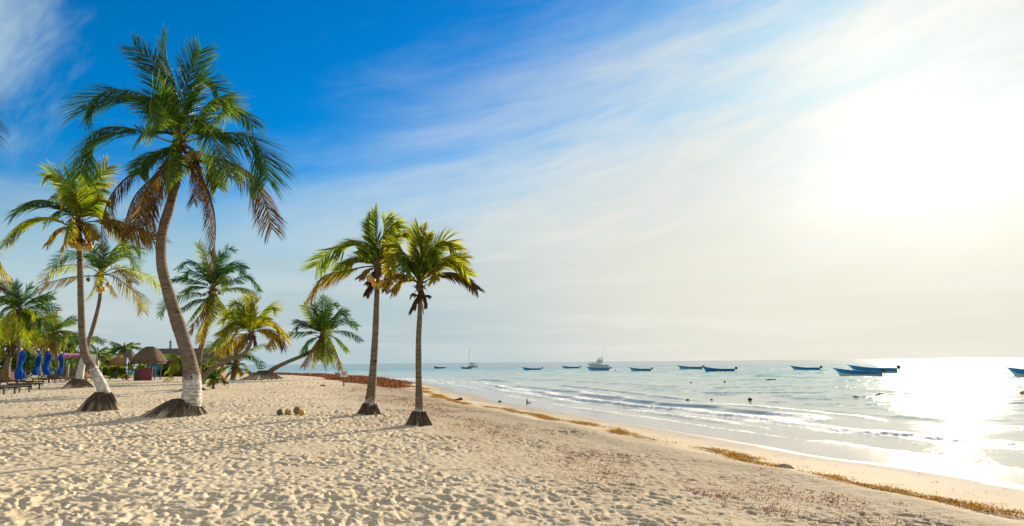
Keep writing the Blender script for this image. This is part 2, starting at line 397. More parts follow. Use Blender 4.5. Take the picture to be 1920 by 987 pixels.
M = dict(
    sand=mat_sand(), water=mat_water(), leaf=mat_leaf(), trunk=mat_trunk(), root=mat_roots(),
    thatch=mat_thatch(), thatch_gold=mat_thatch((0.34, 0.19, 0.075)), thatch_grey=mat_thatch((0.15, 0.125, 0.105)),
    fibre=simple('crown_fibre', (0.10, 0.062, 0.032), 0.95, 0.5, 18, 0.6, stretch=(1, 1, 0.4)),
    petiole=simple('leaf_stalk', (0.30, 0.22, 0.05), 0.6, 0.4, 4),
    coco_y=simple('coconut_yellow_husk', (0.52, 0.33, 0.035), 0.45, 0.3, 9),
    coco_o=simple('coconut_orange_husk', (0.55, 0.25, 0.025), 0.45, 0.3, 9),
    coco_b=simple('coconut_brown_husk', (0.26, 0.135, 0.05), 0.8, 0.5, 12, 0.5),
    coco_g=simple('coconut_green_husk', (0.09, 0.10, 0.02), 0.6, 0.5, 9),
    wood_dark=simple('dark_stained_wood', (0.045, 0.028, 0.02), 0.6, 0.4, 3, 0.3, stretch=(1, 6, 6)),
    wood=simple('weathered_wood', (0.17, 0.115, 0.075), 0.8, 0.35, 4, 0.4, stretch=(4, 4, 1)),
    wood_grey=simple('grey_driftwood', (0.25, 0.215, 0.17), 0.85, 0.35, 4, 0.4, stretch=(4, 4, 1)),
    blue_cloth=simple('blue_canvas', (0.004, 0.065, 0.34), 0.85, 0.45, 5, 0.4, spec=0.1),
    white_paint=simple('white_paint', (0.78, 0.78, 0.75), 0.5, 0.08, 3),
    pole=simple('pale_pole', (0.55, 0.54, 0.50), 0.5, 0.15, 4),
    red_wood=simple('faded_red_boards', (0.20, 0.035, 0.045), 0.75, 0.45, 5, 0.3, stretch=(5, 5, 1)),
    turq=simple('turquoise_paint', (0.02, 0.26, 0.36), 0.7, 0.2, 3),
    slat=simple('cane_wall', (0.22, 0.155, 0.095), 0.85, 0.5, 3, 0.5, stretch=(14, 14, 0.6)),
    pink=simple('pink_awning_cloth', (0.62, 0.12, 0.25), 0.8, 0.15, 2),
    lilac=simple('lilac_awning_cloth', (0.46, 0.17, 0.42), 0.8, 0.15, 2),
    iron=simple('dark_iron', (0.05, 0.045, 0.045), 0.6, 0.3, 5),
    hull_blue=simple('boat_blue', (0.025, 0.22, 0.48), 0.4, 0.2, 1.5),
    hull_pale=simple('boat_pale_blue', (0.25, 0.50, 0.58), 0.45, 0.15, 1.5),
    hull_white=simple('boat_white', (0.70, 0.71, 0.68), 0.4, 0.08, 1.5),
    hull_green=simple('boat_green', (0.12, 0.17, 0.03), 0.5, 0.2, 1.5),
    hull_dark=simple('boat_bottom', (0.05, 0.065, 0.07), 0.6, 0.3, 1.5),
    boat_in=simple('boat_inside', (0.24, 0.30, 0.32), 0.6, 0.2, 2),
    yellow=simple('yellow_paint', (0.60, 0.40, 0.03), 0.5, 0.15, 2),
    orange=simple('orange_paint', (0.60, 0.20, 0.03), 0.5, 0.15, 2),
    redcloth=simple('red_sail_cover', (0.42, 0.04, 0.04), 0.8, 0.2, 2),
    black=simple('outboard_black', (0.02, 0.021, 0.024), 0.35, 0.3, 3),
    glass=simple('dark_window', (0.02, 0.05, 0.075), 0.08, 0.2, 1),
    hammock=simple('blue_hammock_cloth', (0.012, 0.17, 0.50), 0.8, 0.3, 4),
    weed_y=mat_weed('yellow_seaweed', (0.20, 0.085, 0.010), (0.46, 0.235, 0.016), (0.58, 0.34, 0.03)),
    weed_r=mat_weed('red_brown_seaweed', (0.11, 0.036, 0.012), (0.26, 0.095, 0.028), (0.40, 0.18, 0.06)),
    weed_bank=simple('seaweed_heap', (0.23, 0.088, 0.028), 0.95, 0.6, 5, 0.9, stretch=(1, 1, 4)),
    net=simple('green_net_cord', (0.05, 0.20, 0.14), 0.8, 0.2, 2),
    lump=simple('damp_sand_lump', (0.30, 0.255, 0.20), 0.9, 0.3, 9, 0.5),
    stone=simple('pale_stone', (0.55, 0.52, 0.46), 0.9, 0.2, 6, 0.4),
    soil=simple('brown_bank', (0.15, 0.072, 0.035), 0.95, 0.5, 3, 0.8),
)

# ---------------------------------------------------------------- palms: traced positions (photo pixels)
def Z(sc, ox, oy):
    return lambda *pts: [(ox + x / sc, oy + y / sc) for x, y in pts]
BASEPX = dict(P1=(340, 786), P2=(190, 773), P3=(146, 730), P4=(372, 716), P5=(362, 734), P6=(438, 713), P7=(400, 730), P8=(494, 713), P9=(692, 780), P10=(785, 800))
BASE = {k: ground(*v) for k, v in BASEPX.items()}
_BP = (('P1', 0.16, 1.7), ('P2', 0.10, 1.3), ('P3', 0.12, 1.6), ('P5', 0.1, 1.2), ('P8', 0.25, 2.2), ('P9', 0.06, 1.0), ('P10', 0.05, 0.9))
for k, h, r in _BP:
    BUMPS.append((BASE[k].x, BASE[k].y, h, r))
for k in BASE: BASE[k].z = tz(BASE[k].x, BASE[k].y)

def polar_grid(rs, ths):
    R, TH = np.meshgrid(rs, ths, indexing='ij')
    return R * np.sin(TH), R * np.cos(TH)
def grid_mesh(name, X, Y, Zc, mat, attrs, wrap=False, keep=None):
    nr, nt = X.shape
    V = np.stack([X, Y, Zc], -1).reshape(-1, 3).astype(np.float32)
    idx = np.arange(nr * nt).reshape(nr, nt)
    a = idx[:-1, :-1]; b = idx[1:, :-1]; c = idx[1:, 1:]; d = idx[:-1, 1:]
    Q = np.stack([a, b, c, d], -1).reshape(-1, 4)[:, ::-1]
    if keep is not None:
        k = keep.reshape(nr, nt); kk = k[:-1, :-1] | k[1:, :-1] | k[1:, 1:] | k[:-1, 1:]
        Q = Q[kk.reshape(-1)]
    me = bpy.data.meshes.new(name)
    me.vertices.add(len(V)); me.vertices.foreach_set('co', V.ravel())
    me.loops.add(Q.size); me.loops.foreach_set('vertex_index', Q.ravel().astype(np.int32))
    me.polygons.add(len(Q)); me.polygons.foreach_set('loop_start', np.arange(0, Q.size, 4, dtype=np.int32)); me.polygons.foreach_set('loop_total', np.full(len(Q), 4, np.int32))
    me.polygons.foreach_set('use_smooth', np.ones(len(Q), bool))
    me.update(calc_edges=True); me.validate()
    for k, v in attrs.items():
        at_ = me.attributes.new(k, 'FLOAT', 'POINT'); at_.data.foreach_set('value', np.asarray(v, np.float32).ravel())
    o = bpy.data.objects.new(name, me); COL.objects.link(o); me.materials.append(mat); return o
def geo(a, b, ratio):
    n = int(math.ceil(math.log(b / a) / math.log(ratio))); return list(a * (b / a) ** (np.arange(n) / n))

# beach
rs = np.array(geo(0.4, 5.0, 1.12) + geo(5.0, 60, 1.0042) + geo(60, 400, 1.015) + geo(400, 30000, 1.12) + [30000])
dg = math.radians
ths = np.concatenate([np.linspace(dg(-180), dg(-50), 40)[:-1], np.linspace(dg(-50), dg(-38.5), 60)[:-1], np.linspace(dg(-38.5), dg(39), 1150)[:-1], np.linspace(dg(39), dg(180), 60)])
X, Y = polar_grid(rs, ths)
Zt = terrain(X, Y); U = -seaward(X, Y)
Uw = U + (fbm(X / 3.0, Y / 3.0, 31, 3) - 0.5) * 1.6
rough = sstep(6.3, 9.5, U + (fbm(X / 2.0, Y / 2.0, 33, 2) - .5) * 2.5)
relief = np.zeros_like(X)
def dimples(X, Y, cell, seed, ln, wd, dep):
    out = np.zeros_like(X); cx = np.floor(X / cell); cy = np.floor(Y / cell)
    for i in (-1, 0, 1):
        for j in (-1, 0, 1):
            gx = cx + i; gy = cy + j
            px = (gx + hash2(gx, gy, seed)) * cell; py = (gy + hash2(gx, gy, seed + 1)) * cell
            a = hash2(gx, gy, seed + 2) * 6.283; k = 0.5 + 0.9 * hash2(gx, gy, seed + 3)
            dx = X - px; dy = Y - py; ca = np.cos(a); sa = np.sin(a)
            q = np.sqrt(((dx * ca + dy * sa) / (ln * k)) ** 2 + ((-dx * sa + dy * ca) / (wd * k)) ** 2)
            on = (hash2(gx, gy, seed + 4) < 0.86)
            out += on * k * dep * (-np.exp(-(q * 1.0) ** 3) + 0.20 * np.exp(-((q - 1.6) / 0.6) ** 2))
    return out
sel = np.hypot(X, Y) < 110
xs, ys = X[sel], Y[sel]
xw = xs + (fbm(xs * 2.2, ys * 2.2, 91, 2) - .5) * .30; yw = ys + (fbm(xs * 2.2, ys * 2.2, 92, 2) - .5) * .25
xs, ys, xw, yw = xs * 1.28, ys * 1.28, xw * 1.28, yw * 1.28
rl = dimples(xw, yw, 0.24, 11, 0.115, 0.060, 0.027) + dimples(xw, yw, 0.15, 51, 0.066, 0.038, 0.016) + dimples(xw, yw, 0.50, 61, 0.15, 0.075, 0.036)
rl += (fbm(xs * 2.0, ys * 2.0, 71, 4, .6) - .5) * 0.06 + (fbm(xs * 11, ys * 11, 75, 3) - .5) * 0.026
amp = 0.35 + 0.95 * sstep(.25, .75, fbm(xs / 2.6, ys / 2.6, 77, 3))
rl *= amp * .80
relief[sel] = rl
relief *= rough
relief += (1 - rough) * sstep(3.5, 6.5, U) * (fbm(X * 3, Y * 3, 81, 3) - .5) * 0.03
lip = np.exp(-((U - 7.0 - (fbm(X / 2.5, Y / 2.5, 85, 2) - .5) * 1.5) / 0.5) ** 2) * 0.06
Zs = Zt + relief + lip
wet = np.clip(1.0 - sstep(1.8, 6.4, Uw) * 0.999, 0, 1)
wet = np.where(Uw < 2.6, 1.0, np.where(Uw < 3.2, 0.75 + 0.25 * (3.2 - Uw) / 0.6, wet * 0.75))
berm = sstep(5.8, 7.0, Uw) * (1 - sstep(8.0, 14.0, Uw)) * .8
weed = sstep(6.5, 8.5, Uw) * (1 - sstep(11.0, 14.5, Uw)) * sstep(0.45, 0.7, fbm(X / 1.6, Y / 1.6, 37, 3))
tag(grid_mesh('beach', X, Y, Zs, M['sand'], dict(wet=wet, berm=berm, weed=weed)), kind='structure')

# sea
rs2 = np.array(geo(6.0, 70, 1.0042) + geo(70, 420, 1.009) + geo(420, 30000, 1.06) + [30000])
ths2 = np.concatenate([np.linspace(dg(-70), dg(-24), 60)[:-1], np.linspace(dg(-24), dg(39), 1000)[:-1], np.linspace(dg(39), dg(150), 70)])
X, Y = polar_grid(rs2, ths2)
D = seaward(X, Y); RR = np.hypot(X, Y)
S = Y                                                # along-shore coordinate
Dw = D + (fbm(X / 5.0, Y / 5.0, 131, 3) - .5) * 2.2
h = np.zeros_like(X); foam = np.zeros_like(X)
def crest(d0, width, amp, back=2.6):
    t = (Dw - d0) / width
    return amp * np.where(t < 0, np.exp(-(t * 1.0) ** 2 * 2.2), np.exp(-(t / back) ** 2 * 1.6)), t
n_s = lambda sc, sd: vnoise(S / sc, S * 0 + sd * 3.7, sd)
# first broken roller
a1 = (0.35 + 0.75 * n_s(9, 3)); c1_, t1 = crest(3.3 + 1.4 * (n_s(14, 5) - .5), 0.55, 0.24 * a1); h += c1_ * .62
foam += np.where(t1 < 0, np.exp(-(t1 / 1.2) ** 2), np.exp(-(t1 / 1.5) ** 2)) * (0.72 + 0.5 * a1 * 0.6)
# second roller, broken in places
a2 = sstep(0.38, 0.6, n_s(11, 8)); c2_, t2 = crest(5.6 + 1.6 * (n_s(17, 9) - .5), 0.7, 0.36 * a2); h += c2_ * .6
br = sstep(0.35, 0.62, n_s(7, 12))
foam += a2 * br * np.where(t2 < 0, np.exp(-(t2 / 1.1) ** 2), np.exp(-(t2 / 1.1) ** 2)) * 1.05
# swells not yet broken
a3 = sstep(0.2, 0.5, n_s(13, 15)) * np.where(S < 30, 1, .45); c3_, t3 = crest(10.0 + 2.0 * (n_s(19, 16) - .5), 0.6, 0.30 * a3); h += c3_ * 1.25
c4_, t4 = crest(17 + 3 * (n_s(23, 18) - .5), 1.3, 0.16 * sstep(.35, .7, n_s(15, 19))); h += c4_
c5_, t5 = crest(29 + 4 * (n_s(33, 21) - .5), 1.8, 0.14 * sstep(.35, .7, n_s(21, 22))); h += c5_
# leading edge and lace between
edge = Dw + (fbm(X / 1.2, Y / 1.2, 141, 3) - .5) * .7
foam += np.exp(-((edge - 0.25) / 0.28) ** 2) * 0.95
for d_, am, sd in ((1.7, .8, 41), (7.6, .75, 43), (9.0, .6, 47)):
    e_ = Dw - d_ - 1.3 * (n_s(12, sd) - .5); k_ = sstep(.4, .62, n_s(8, sd + 1))
    foam += am * k_ * np.exp(-(e_ / .38) ** 2); h += .10 * k_ * np.exp(-(e_ / .5) ** 2)
foam += 0.42 * sstep(0, 1.0, Dw) * (1 - sstep(3.0, 6.0, Dw)) * (0.5 + 0.9 * (fbm(X / .9, Y / 1.8, 151, 4) - .3))
foam *= 0.75 + 0.7 * (fbm(X * 1.4, Y * 0.9, 161, 3) - .3)
fade = .25 * sstep(0.5, 5, D) + .75 * sstep(5, 16, D)
rip = (fbm(X / 1.5 + 3, Y / .7, 171, 4, .6) - .5) * 0.075 * (1 - sstep(25, 90, RR)) + (fbm(X / 6, Y / 2.6, 175, 4, .55) - .5) * 0.19 + (fbm(X / 16, Y / 7, 177, 3) - .5) * .16 * sstep(30, 90, RR)
rip += 0.075 * sstep(.60, .74, fbm(X / 3.2, Y / 1.0, 301, 3)) * sstep(8, 14, D) * (1 - sstep(90, 200, RR)) + 0.2 * sstep(.60, .74, fbm(X / 8, Y / 3.5, 305, 3)) * sstep(20, 40, D) * sstep(50, 110, RR)
rip *= 1 - sstep(150, 500, RR) * .7
h += rip * fade
h += -0.05 + 0.05 * sstep(-1, 3, Dw)
swash = 0.055 * (fbm(X / 4, Y / 4, 181, 3) - .5) * np.exp(-np.maximum(D, 0) / 3)
foamr = foam * np.exp(-((Dw - 4) / 9) ** 2)
h += foamr * (fbm(X * 6, Y * 6, 191, 3) - .5) * 0.07
dep = np.interp(D, [0, 2, 8, 25, 60, 130, 260, 700, 3000], [0, .08, .17, .28, .42, .58, .72, .92, 1.0])
dep = np.clip(dep + (fbm(X / 30, Y / 60, 195, 3) - .5) * 0.14 * sstep(10, 60, D), 0, 1)
far = sstep(500, 1500, RR)
tag(grid_mesh('sea', X, Y, SEA + h * (1 - far) + swash, M['water'], dict(foam=np.clip(foam, 0, 1.3), depth=dep), keep=(D > -4)), kind='structure')

# ---------------------------------------------------------------- palms
def spline(P, n):
    P = [Vector(p) for p in P]
    if len(P) == 2: return [P[0].lerp(P[1], i / (n - 1)) for i in range(n)]
    Q = [P[0] * 2 - P[1]] + P + [P[-1] * 2 - P[-2]]
    dense = []
    for i in range(1, len(Q) - 2):
        p0, p1, p2, p3 = Q[i - 1:i + 3]
        for k in range(16):
            t = k / 16
            dense.append(0.5 * ((2 * p1) + (p2 - p0) * t + (2 * p0 - 5 * p1 + 4 * p2 - p3) * t * t + (3 * p1 - p0 - 3 * p2 + p3) * t ** 3))
    dense.append(P[-1])
    L = [0]
    for a, b in zip(dense, dense[1:]): L.append(L[-1] + (b - a).length)
    out = []; j = 0
    for i in range(n):
        s = L[-1] * i / (n - 1)
        while j < len(L) - 2 and L[j + 1] < s: j += 1
        t = (s - L[j]) / max(1e-9, L[j + 1] - L[j]); out.append(dense[j].lerp(dense[j + 1], min(1, t)))
    return out

def frond(parent, P, age, rng, leaf=None, nl=46, twist=None, origin=None, stalk=0.16, wid=0.045, label=None):
    """one pinnate frond along the curve P (world points); leaflets hang from the stalk"""
    n = 26; C = spline(P, n)
    L = sum((b - a).length for a, b in zip(C, C[1:]))
    leaf = leaf or max(0.3, L * 0.27)
    d = C[-1] - C[0]; hd = Vector((d.x, d.y, 0))
    if hd.length < 0.15 * L: hd = hd + Vector((rng.uniform(-1, 1), rng.uniform(-1, 1), 0)) * 0.3 * L
    S0 = hd.normalized().cross(Vector((0, 0, 1))).normalized()
    sg = (1 if hd.x < 0 else -1) * (1 if rng.random() < .78 else -1)
    tw0 = twist if twist is not None else sg * rng.uniform(0.55, 1.2)
    nl = int(nl * 1.45); wid = wid * 0.8
    V = []; Fc = []; A = []; B = []
    def tangent(i): return (C[min(n - 1, i + 1)] - C[max(0, i - 1)]).normalized()
    r0 = 0.009 * L * 0.75 + 0.006
    mb = MB(); mb.tube(C, [max(0.004, r0 * (1 - i / (n - 1)) ** 0.8 + 0.003) for i in range(n)], 5)
    V += mb.V; Fc += mb.F; A += [min(1.0, age * 0.7 + 0.34)] * len(mb.V); B += [0.7] * len(mb.V)
    gaps = rng.random() < (0.25 + 0.5 * max(0, age - 0.5))
    for side in (-1, 1):
        for k in range(nl):
            t = stalk + (1 - stalk) * (k + rng.uniform(0, 0.7)) / nl
            if gaps and rng.random() < 0.14 + 0.22 * max(0, age - .6): continue
            fi = t * (n - 1); i = min(n - 2, int(fi)); p = C[i].lerp(C[i + 1], fi - i); tg = tangent(i)
            S = (S0 - tg * S0.dot(tg)).normalized(); N = S.cross(tg).normalized()
            if N.z < -0.2 and age < .9 and d.z > 0: N = -N
            tl = (t - stalk) / (1 - stalk); tw = tw0 * (0.35 + 0.85 * tl)
            S1 = S * math.cos(tw) + N * math.sin(tw); N1 = N * math.cos(tw) - S * math.sin(tw)
            tt = (t - stalk) / (1 - stalk)
            l = leaf * (0.55 + 0.45 * min(1, tt / 0.22)) * (1 - 0.40 * max(0, (tt - 0.5) / 0.5) ** 1.6) * rng.uniform(0.82, 1.12)
            fw = math.radians(34 + 22 * tt + rng.uniform(-9, 9)); vee = math.radians(10 - 46 * math.sin(math.pi * min(1, tt * 1.1)) + rng.uniform(-8, 8)) - 0.5 * max(0, age - 0.6)
            dv = (S1 * side * math.cos(vee) + N1 * math.sin(vee)) * math.cos(fw) + tg * math.sin(fw)
            g = (0.40 + 0.65 * rng.random()) * (1.0 + 3.0 * max(0, age - 0.5)) * 0.34
            q = [p]; dd = dv.normalized()
            for st, ln in ((0, 0.34), (1, 0.36), (2, 0.30)):
                q.append(q[-1] + dd * l * ln); dd = (dd + Vector((0, 0, -1)) * g * (0.32 + 0.25 * st)).normalized()
            wv = tg.cross(dv).cross(dv).normalized()
            wv = (wv + N1 * rng.uniform(-0.5, 0.5)).normalized()
            wd = wid * rng.uniform(0.8, 1.15) * (0.75 + 0.25 * (1 - tt)) * (0.7 if age > 0.85 else 1)
            b = len(V)
            V += [q[0] - wv * wd * .4, q[0] + wv * wd * .4, q[1] - wv * wd * .55, q[1] + wv * wd * .55, q[2] - wv * wd * .36, q[2] + wv * wd * .36, q[3]]
            Fc += [(b, b + 1, b + 3, b + 2), (b + 2, b + 3, b + 5, b + 4), (b + 4, b + 5, b + 6)]
            ag = age + rng.gauss(0, 0.03) + 0.05 * (tt ** 2); tip = 0.04 + 0.15 * rng.random() ** 2
            A += [ag, ag, ag + tip * .1, ag + tip * .1, ag + tip * .6, ag + tip * .6, ag + tip * 1.5]
            bt = rng.random(); B += [bt] * 7
    o = Vector(origin); V = [v - o for v in V]
    ob = mesh_obj('frond', V, Fc, M['leaf'], parent, attrs=dict(age=np.clip(A, 0, 1), tint=B))
    if label: ob['label'] = label
    return ob

def trunk_mesh(root, C3, R, paint_h, origin, seed):
    rng = random.Random(seed)
    n = max(30, int(sum((b - a).length for a, b in zip(C3, C3[1:])) / 0.07)); n = min(n, 190)
    C = spline(C3, n); Rr = np.interp(np.linspace(0, 1, n), np.linspace(0, 1, len(R)), R)
    al = []; s = 0; V = []; Fc = []; pt = []; k = 18; prev = None; av = []
    for i in range(n):
        if i: s += (C[i] - C[i - 1]).length
        t = (C[min(n - 1, i + 1)] - C[max(0, i - 1)]).normalized()
        a = prev if prev is not None else Vector((1, 0, 0)); a = (a - t * a.dot(t)).normalized(); prev = a; c = t.cross(a)
        rr = Rr[i] * (1 + 0.018 * math.sin(s * 62 * 1.0) + 0.02 * math.sin(s * 7 + seed))
        for j in range(k):
            q = 2 * math.pi * j / k
            V.append(C[i] + (a * math.cos(q) + c * math.sin(q)) * rr * (1 + 0.03 * math.sin(3 * q + s * 1.3 + seed)) - origin)
            av.append(s); pt.append(1.0 - (s - paint_h) * 1.6 if paint_h > 0 else -1)
    for i in range(n - 1):
        for j in range(k): Fc.append((i * k + j, i * k + (j + 1) % k, (i + 1) * k + (j + 1) % k, (i + 1) * k + j))
    Fc.append(tuple((n - 1) * k + j for j in range(k)))
    return mesh_obj('trunk', V, Fc, M['trunk'], root, True, dict(along=av, paint=np.clip(np.array(pt) * .5 + .25, 0, 1)))

def root_mound(root, r_top, r_bot, hgt, expo=1.25, skew=(0, 0), seed=0, off=(0, 0)):
    rng = random.Random(seed); n = 72; prof = []
    K = 16; V = []; Fc = []; an = []; hi = []
    ph = [rng.uniform(0, 6.28) for _ in range(6)]
    for i in range(K + 1):
        f = i / K                                        # 0 bottom .. 1 top
        for j in range(n):
            q = 2 * math.pi * j / n
            r = r_top + (r_bot - r_top) * (1 - f) ** expo
            rib = 1 + 0.07 * math.sin(9 * q + ph[0]) * (1 - f) + 0.05 * math.sin(17 * q + ph[1] + f * 2) + 0.16 * math.sin(2 * q + ph[2]) * (1 - f) + 0.10 * math.sin(5 * q + ph[4]) * (1 - f) + 0.03 * math.sin(31 * q + ph[3])
            rib += 0.22 * (float(fbm(q * 5.1 + seed, f * 2.2, 61 + seed, 3)) - .5) * (1.15 - f)
            V.append(Vector((off[0] + skew[0] * (1 - f) + r * rib * math.cos(q), off[1] + skew[1] * (1 - f) + r * rib * math.sin(q), -0.12 + (hgt + 0.12) * f)))
            an.append(q); hi.append(f)
    for i in range(K):
        for j in range(n): Fc.append((i * n + j, i * n + (j + 1) % n, (i + 1) * n + (j + 1) % n, (i + 1) * n + j))
    Fc.append(tuple(K * n + j for j in range(n)))
    # loose root strands lying on the mound
    for s in range(170):
        q = rng.uniform(0, 6.28); f0 = rng.uniform(0.35, 1.0); f1 = f0 - rng.uniform(0.25, 0.8)
        pts = []
        for k in range(5):
            f = max(0.02, f0 + (f1 - f0) * k / 4); r = (r_top + (r_bot - r_top) * (1 - f) ** expo) * 1.05 + 0.01
            qq = q + rng.uniform(-.06, .06)
            pts.append(Vector((off[0] + skew[0] * (1 - f) + r * math.cos(qq), off[1] + skew[1] * (1 - f) + r * math.sin(qq), -0.12 + (hgt + 0.12) * f)))
        mb = MB(); mb.tube(pts, [0.010, 0.016, 0.014, 0.011, 0.006], 4); b = len(V)
        V += mb.V; Fc += [tuple(x + b for x in f) for f in mb.F]; an += [q + 0.02 * s] * len(mb.V); hi += [0.9] * len(mb.V)
    return mesh_obj('root_mound', V, Fc, M['root'], root, False, dict(ang=an, high=hi))

def crown_core(root, h, r, origin, rng, up=Vector((0, 0, 1)), skirt=0):
    mb = MB(); o = Vector(h) - Vector(origin)
    rot = Vector((0, 0, 1)).rotation_difference(up).to_matrix()
    c = MB(); c.lathe([(r * .7, -r * 3.2), (r * 1.15, -r * 2.0), (r * 1.35, -r * .6), (r * 1.05, r * 1.2), (r * .55, r * 3.2), (r * .12, r * 5.0)], (0, 0, 0), 14, wob=lambda q, t: 1 + 0.16 * math.sin(5 * q + t * 7))
    for k in range(26):                                  # old leaf bases and fibre tufts
        q = rng.uniform(0, 6.28); z = rng.uniform(-3.0, 1.2) * r; l = r * rng.uniform(1.2, 3.4)
        a = Vector((math.cos(q) * r * .9, math.sin(q) * r * .9, z)); hgt = rng.uniform(-0.9, 1.0)
        b = a + Vector((math.cos(q), math.sin(q), hgt)).normalized() * l; m = (a + b) / 2 + Vector((0, 0, .15 * l))
        c.tube([a, m, b + Vector((0, 0, -0.2 * l))], [r * .26, r * .17, r * .04], 5)
    mb.add([rot @ v + o for v in c.V], c.F)
    return mb.build('crown', M['fibre'], root, True)

def coconut(parent, p, r, mat, origin, rng, name='coconut'):
    mb = MB(); n = 9
    mb.lathe([(max(.004, r * math.sin(math.pi * i / n) * (1 - 0.12 * math.cos(math.pi * i / n))), -r * 1.2 * math.cos(math.pi * i / n)) for i in range(n + 1)], (0, 0, 0), 12, wob=lambda q, t: 1 + .05 * math.cos(3 * q))
    ro = Matrix.Rotation(rng.uniform(-.5, .5), 3, 'X') @ Matrix.Rotation(rng.uniform(-.5, .5), 3, 'Y')
    mb.V = [ro @ v + Vector(p) - Vector(origin) for v in mb.V]
    return mb.build(name, mat, parent, True)

def palm(label, base, trunk_px, radii_px, heart_px, fronds, seed, paint=0.0, mound=None, coconuts=(), group='coconut palms on the beach', lean_y=0.0, fill=0, fill_len=None, fill_age=(0.1, 0.45), nl=46, wid=0.045, core=None, leafk=0.35, name='coconut_palm', fill_el=(-35, 75)):
    rng = random.Random(seed); Yb = base.y; mpp = Yb / FPX
    root = empty(name, base, label, 'palm tree', group); o = Vector(base)
    n = len(trunk_px)
    C = [at(px, py, Yb + lean_y * (i / (n - 1)) ** 1.2) for i, (px, py) in enumerate(trunk_px)]
    hz_ = Yb + lean_y; H = at(*heart_px, hz_)
    off = (base.x / base.y); sc = lambda r: r * mpp / math.sqrt(1 + off * off)
    trunk_mesh(root, C + [H - Vector((0, 0, 0.0))], [sc(r) for r in radii_px] + [sc(radii_px[-1]) * .8], paint, o, seed)
    if mound: root_mound(root, *mound, seed=seed)
    updir = (H - C[-2]).normalized(); updir = (updir + Vector((0, 0, 1))).normalized()
    cr = crown_core(root, H, core or max(0.07, sc(radii_px[-1]) * 1.15), o, rng, updir)
    for f in fronds:
        pts, age, dz = f[0], f[1], f[2]; tw = f[3] if len(f) > 3 else None
        lm = f[4] if len(f) > 4 else 1.0
        q = [heart_px] + list(pts); seg = [0]
        for a, b in zip(q, q[1:]): seg.append(seg[-1] + math.hypot(b[0] - a[0], b[1] - a[1]))
        LL = seg[-1] * mpp
        P = [at(x, y, hz_ + dz * LL * (s / seg[-1])) for (x, y), s in zip(q, seg)]
        lf = lm * max(0.28, min(1.1, LL * leafk * (1.0 + 0.35 * abs(dz)))) * (0.8 if age > .8 else 1)
        frond(cr, P, age, rng, leaf=lf, origin=o, twist=tw, nl=nl, wid=wid,
              label='dry brown hanging frond' if age > 0.8 else ('yellowing frond' if age > 0.5 else None))
    for k in range(fill):
        a = rng.uniform(0, 6.283) if fill < 6 else 6.283 * (k * 0.381966 % 1) + rng.uniform(-.3, .3)
        e = math.radians(rng.uniform(*fill_el)); L = fill_len * rng.uniform(.75, 1.1); P = [H]; p = Vector(H); st = 7
        for i in range(st):
            ee = e - math.radians(72) * ((i + .5) / st) ** 1.2 * (0.6 + .6 * math.cos(e)); ee = max(ee, math.radians(-86))
            p = p + Vector((math.cos(a) * math.cos(ee), math.sin(a) * math.cos(ee), math.sin(ee))) * L / st; P.append(p.copy())
        ag = rng.uniform(*fill_age) + (0.30 if e < math.radians(-10) else 0)
        frond(cr, P, ag, rng, leaf=max(.25, L * .36), origin=o, nl=nl, wid=wid)
    for (px, py, dz, r, mt) in coconuts:
        coconut(cr, at(px, py, hz_ + dz), r, M[mt], o, rng)
    return root

# --- P1, the tall palm
A_ = Z(2.2432, 100, 60)
F1 = [
 (A_((505,360),(465,200),(420,125),(340,65)), .16, -.1), (A_((525,350),(512,220),(482,130),(455,40)), .14, .1), (A_((545,330),(572,190),(600,125),(622,75)), .22, .0),
 (A_((555,330),(590,212),(640,205),(690,245)), .16, .35), (A_((500,400),(400,275),(255,243),(180,275),(140,330)), .12, -.15, 1.15, 1.5), (A_((505,410),(450,320),(415,278),(408,335),(432,415)), .34, -.75),
 (A_((470,455),(350,412),(235,400),(155,440),(125,520),(118,595)), .13, -.1, 1.2, 1.6), (A_((585,400),(640,310),(700,275),(722,312),(690,372)), .38, -.6),
 (A_((600,400),(670,290),(740,300),(800,340),(838,398)), .30, .1), (A_((640,440),(740,425),(840,450),(890,540),(902,628)), .12, -.05, -1.15, 1.4),
 (A_((560,372),(622,380),(682,450),(712,530),(738,612)), .36, -.5), (A_((640,520),(730,545),(830,600),(882,690),(918,830)), .74, .05),
 (A_((470,520),(370,570),(280,640),(228,720),(205,810),(208,905)), .93, -.1), (A_((528,500),(502,480),(490,525),(487,655)), .40, -.8),
 (A_((490,560),(410,640),(372,725),(352,835)), .77, -.25, .9), (A_((600,580),(640,650),(672,740),(682,850),(668,975)), .90, -.1, .9),
 (A_((440,590),(350,680),(310,770),(300,850)), .86, .2), (A_((560,480),(602,520),(625,600),(655,690)), .92, .3),
 (A_((560,430),(640,395),(700,415),(745,470)), .12, .8), (A_((500,430),(430,395),(380,420),(350,480)), .10, .8), (A_((520,400),(500,300),(470,270),(430,300)), .12, .5),
 (A_((480,500),(420,510),(380,540),(360,600)), .30, -.7), (A_((590,540),(640,540),(670,590),(690,650)), .42, .6),
 (A_((500,590),(460,650),(420,760),(425,860)), .88, .5), 
 (A_((540,560),(580,560),(600,640),(590,720)), .86, -.5),
]
F1 = [(f[0], f[1] * .66 if f[1] < .5 else f[1], *f[2:]) for f in F1]
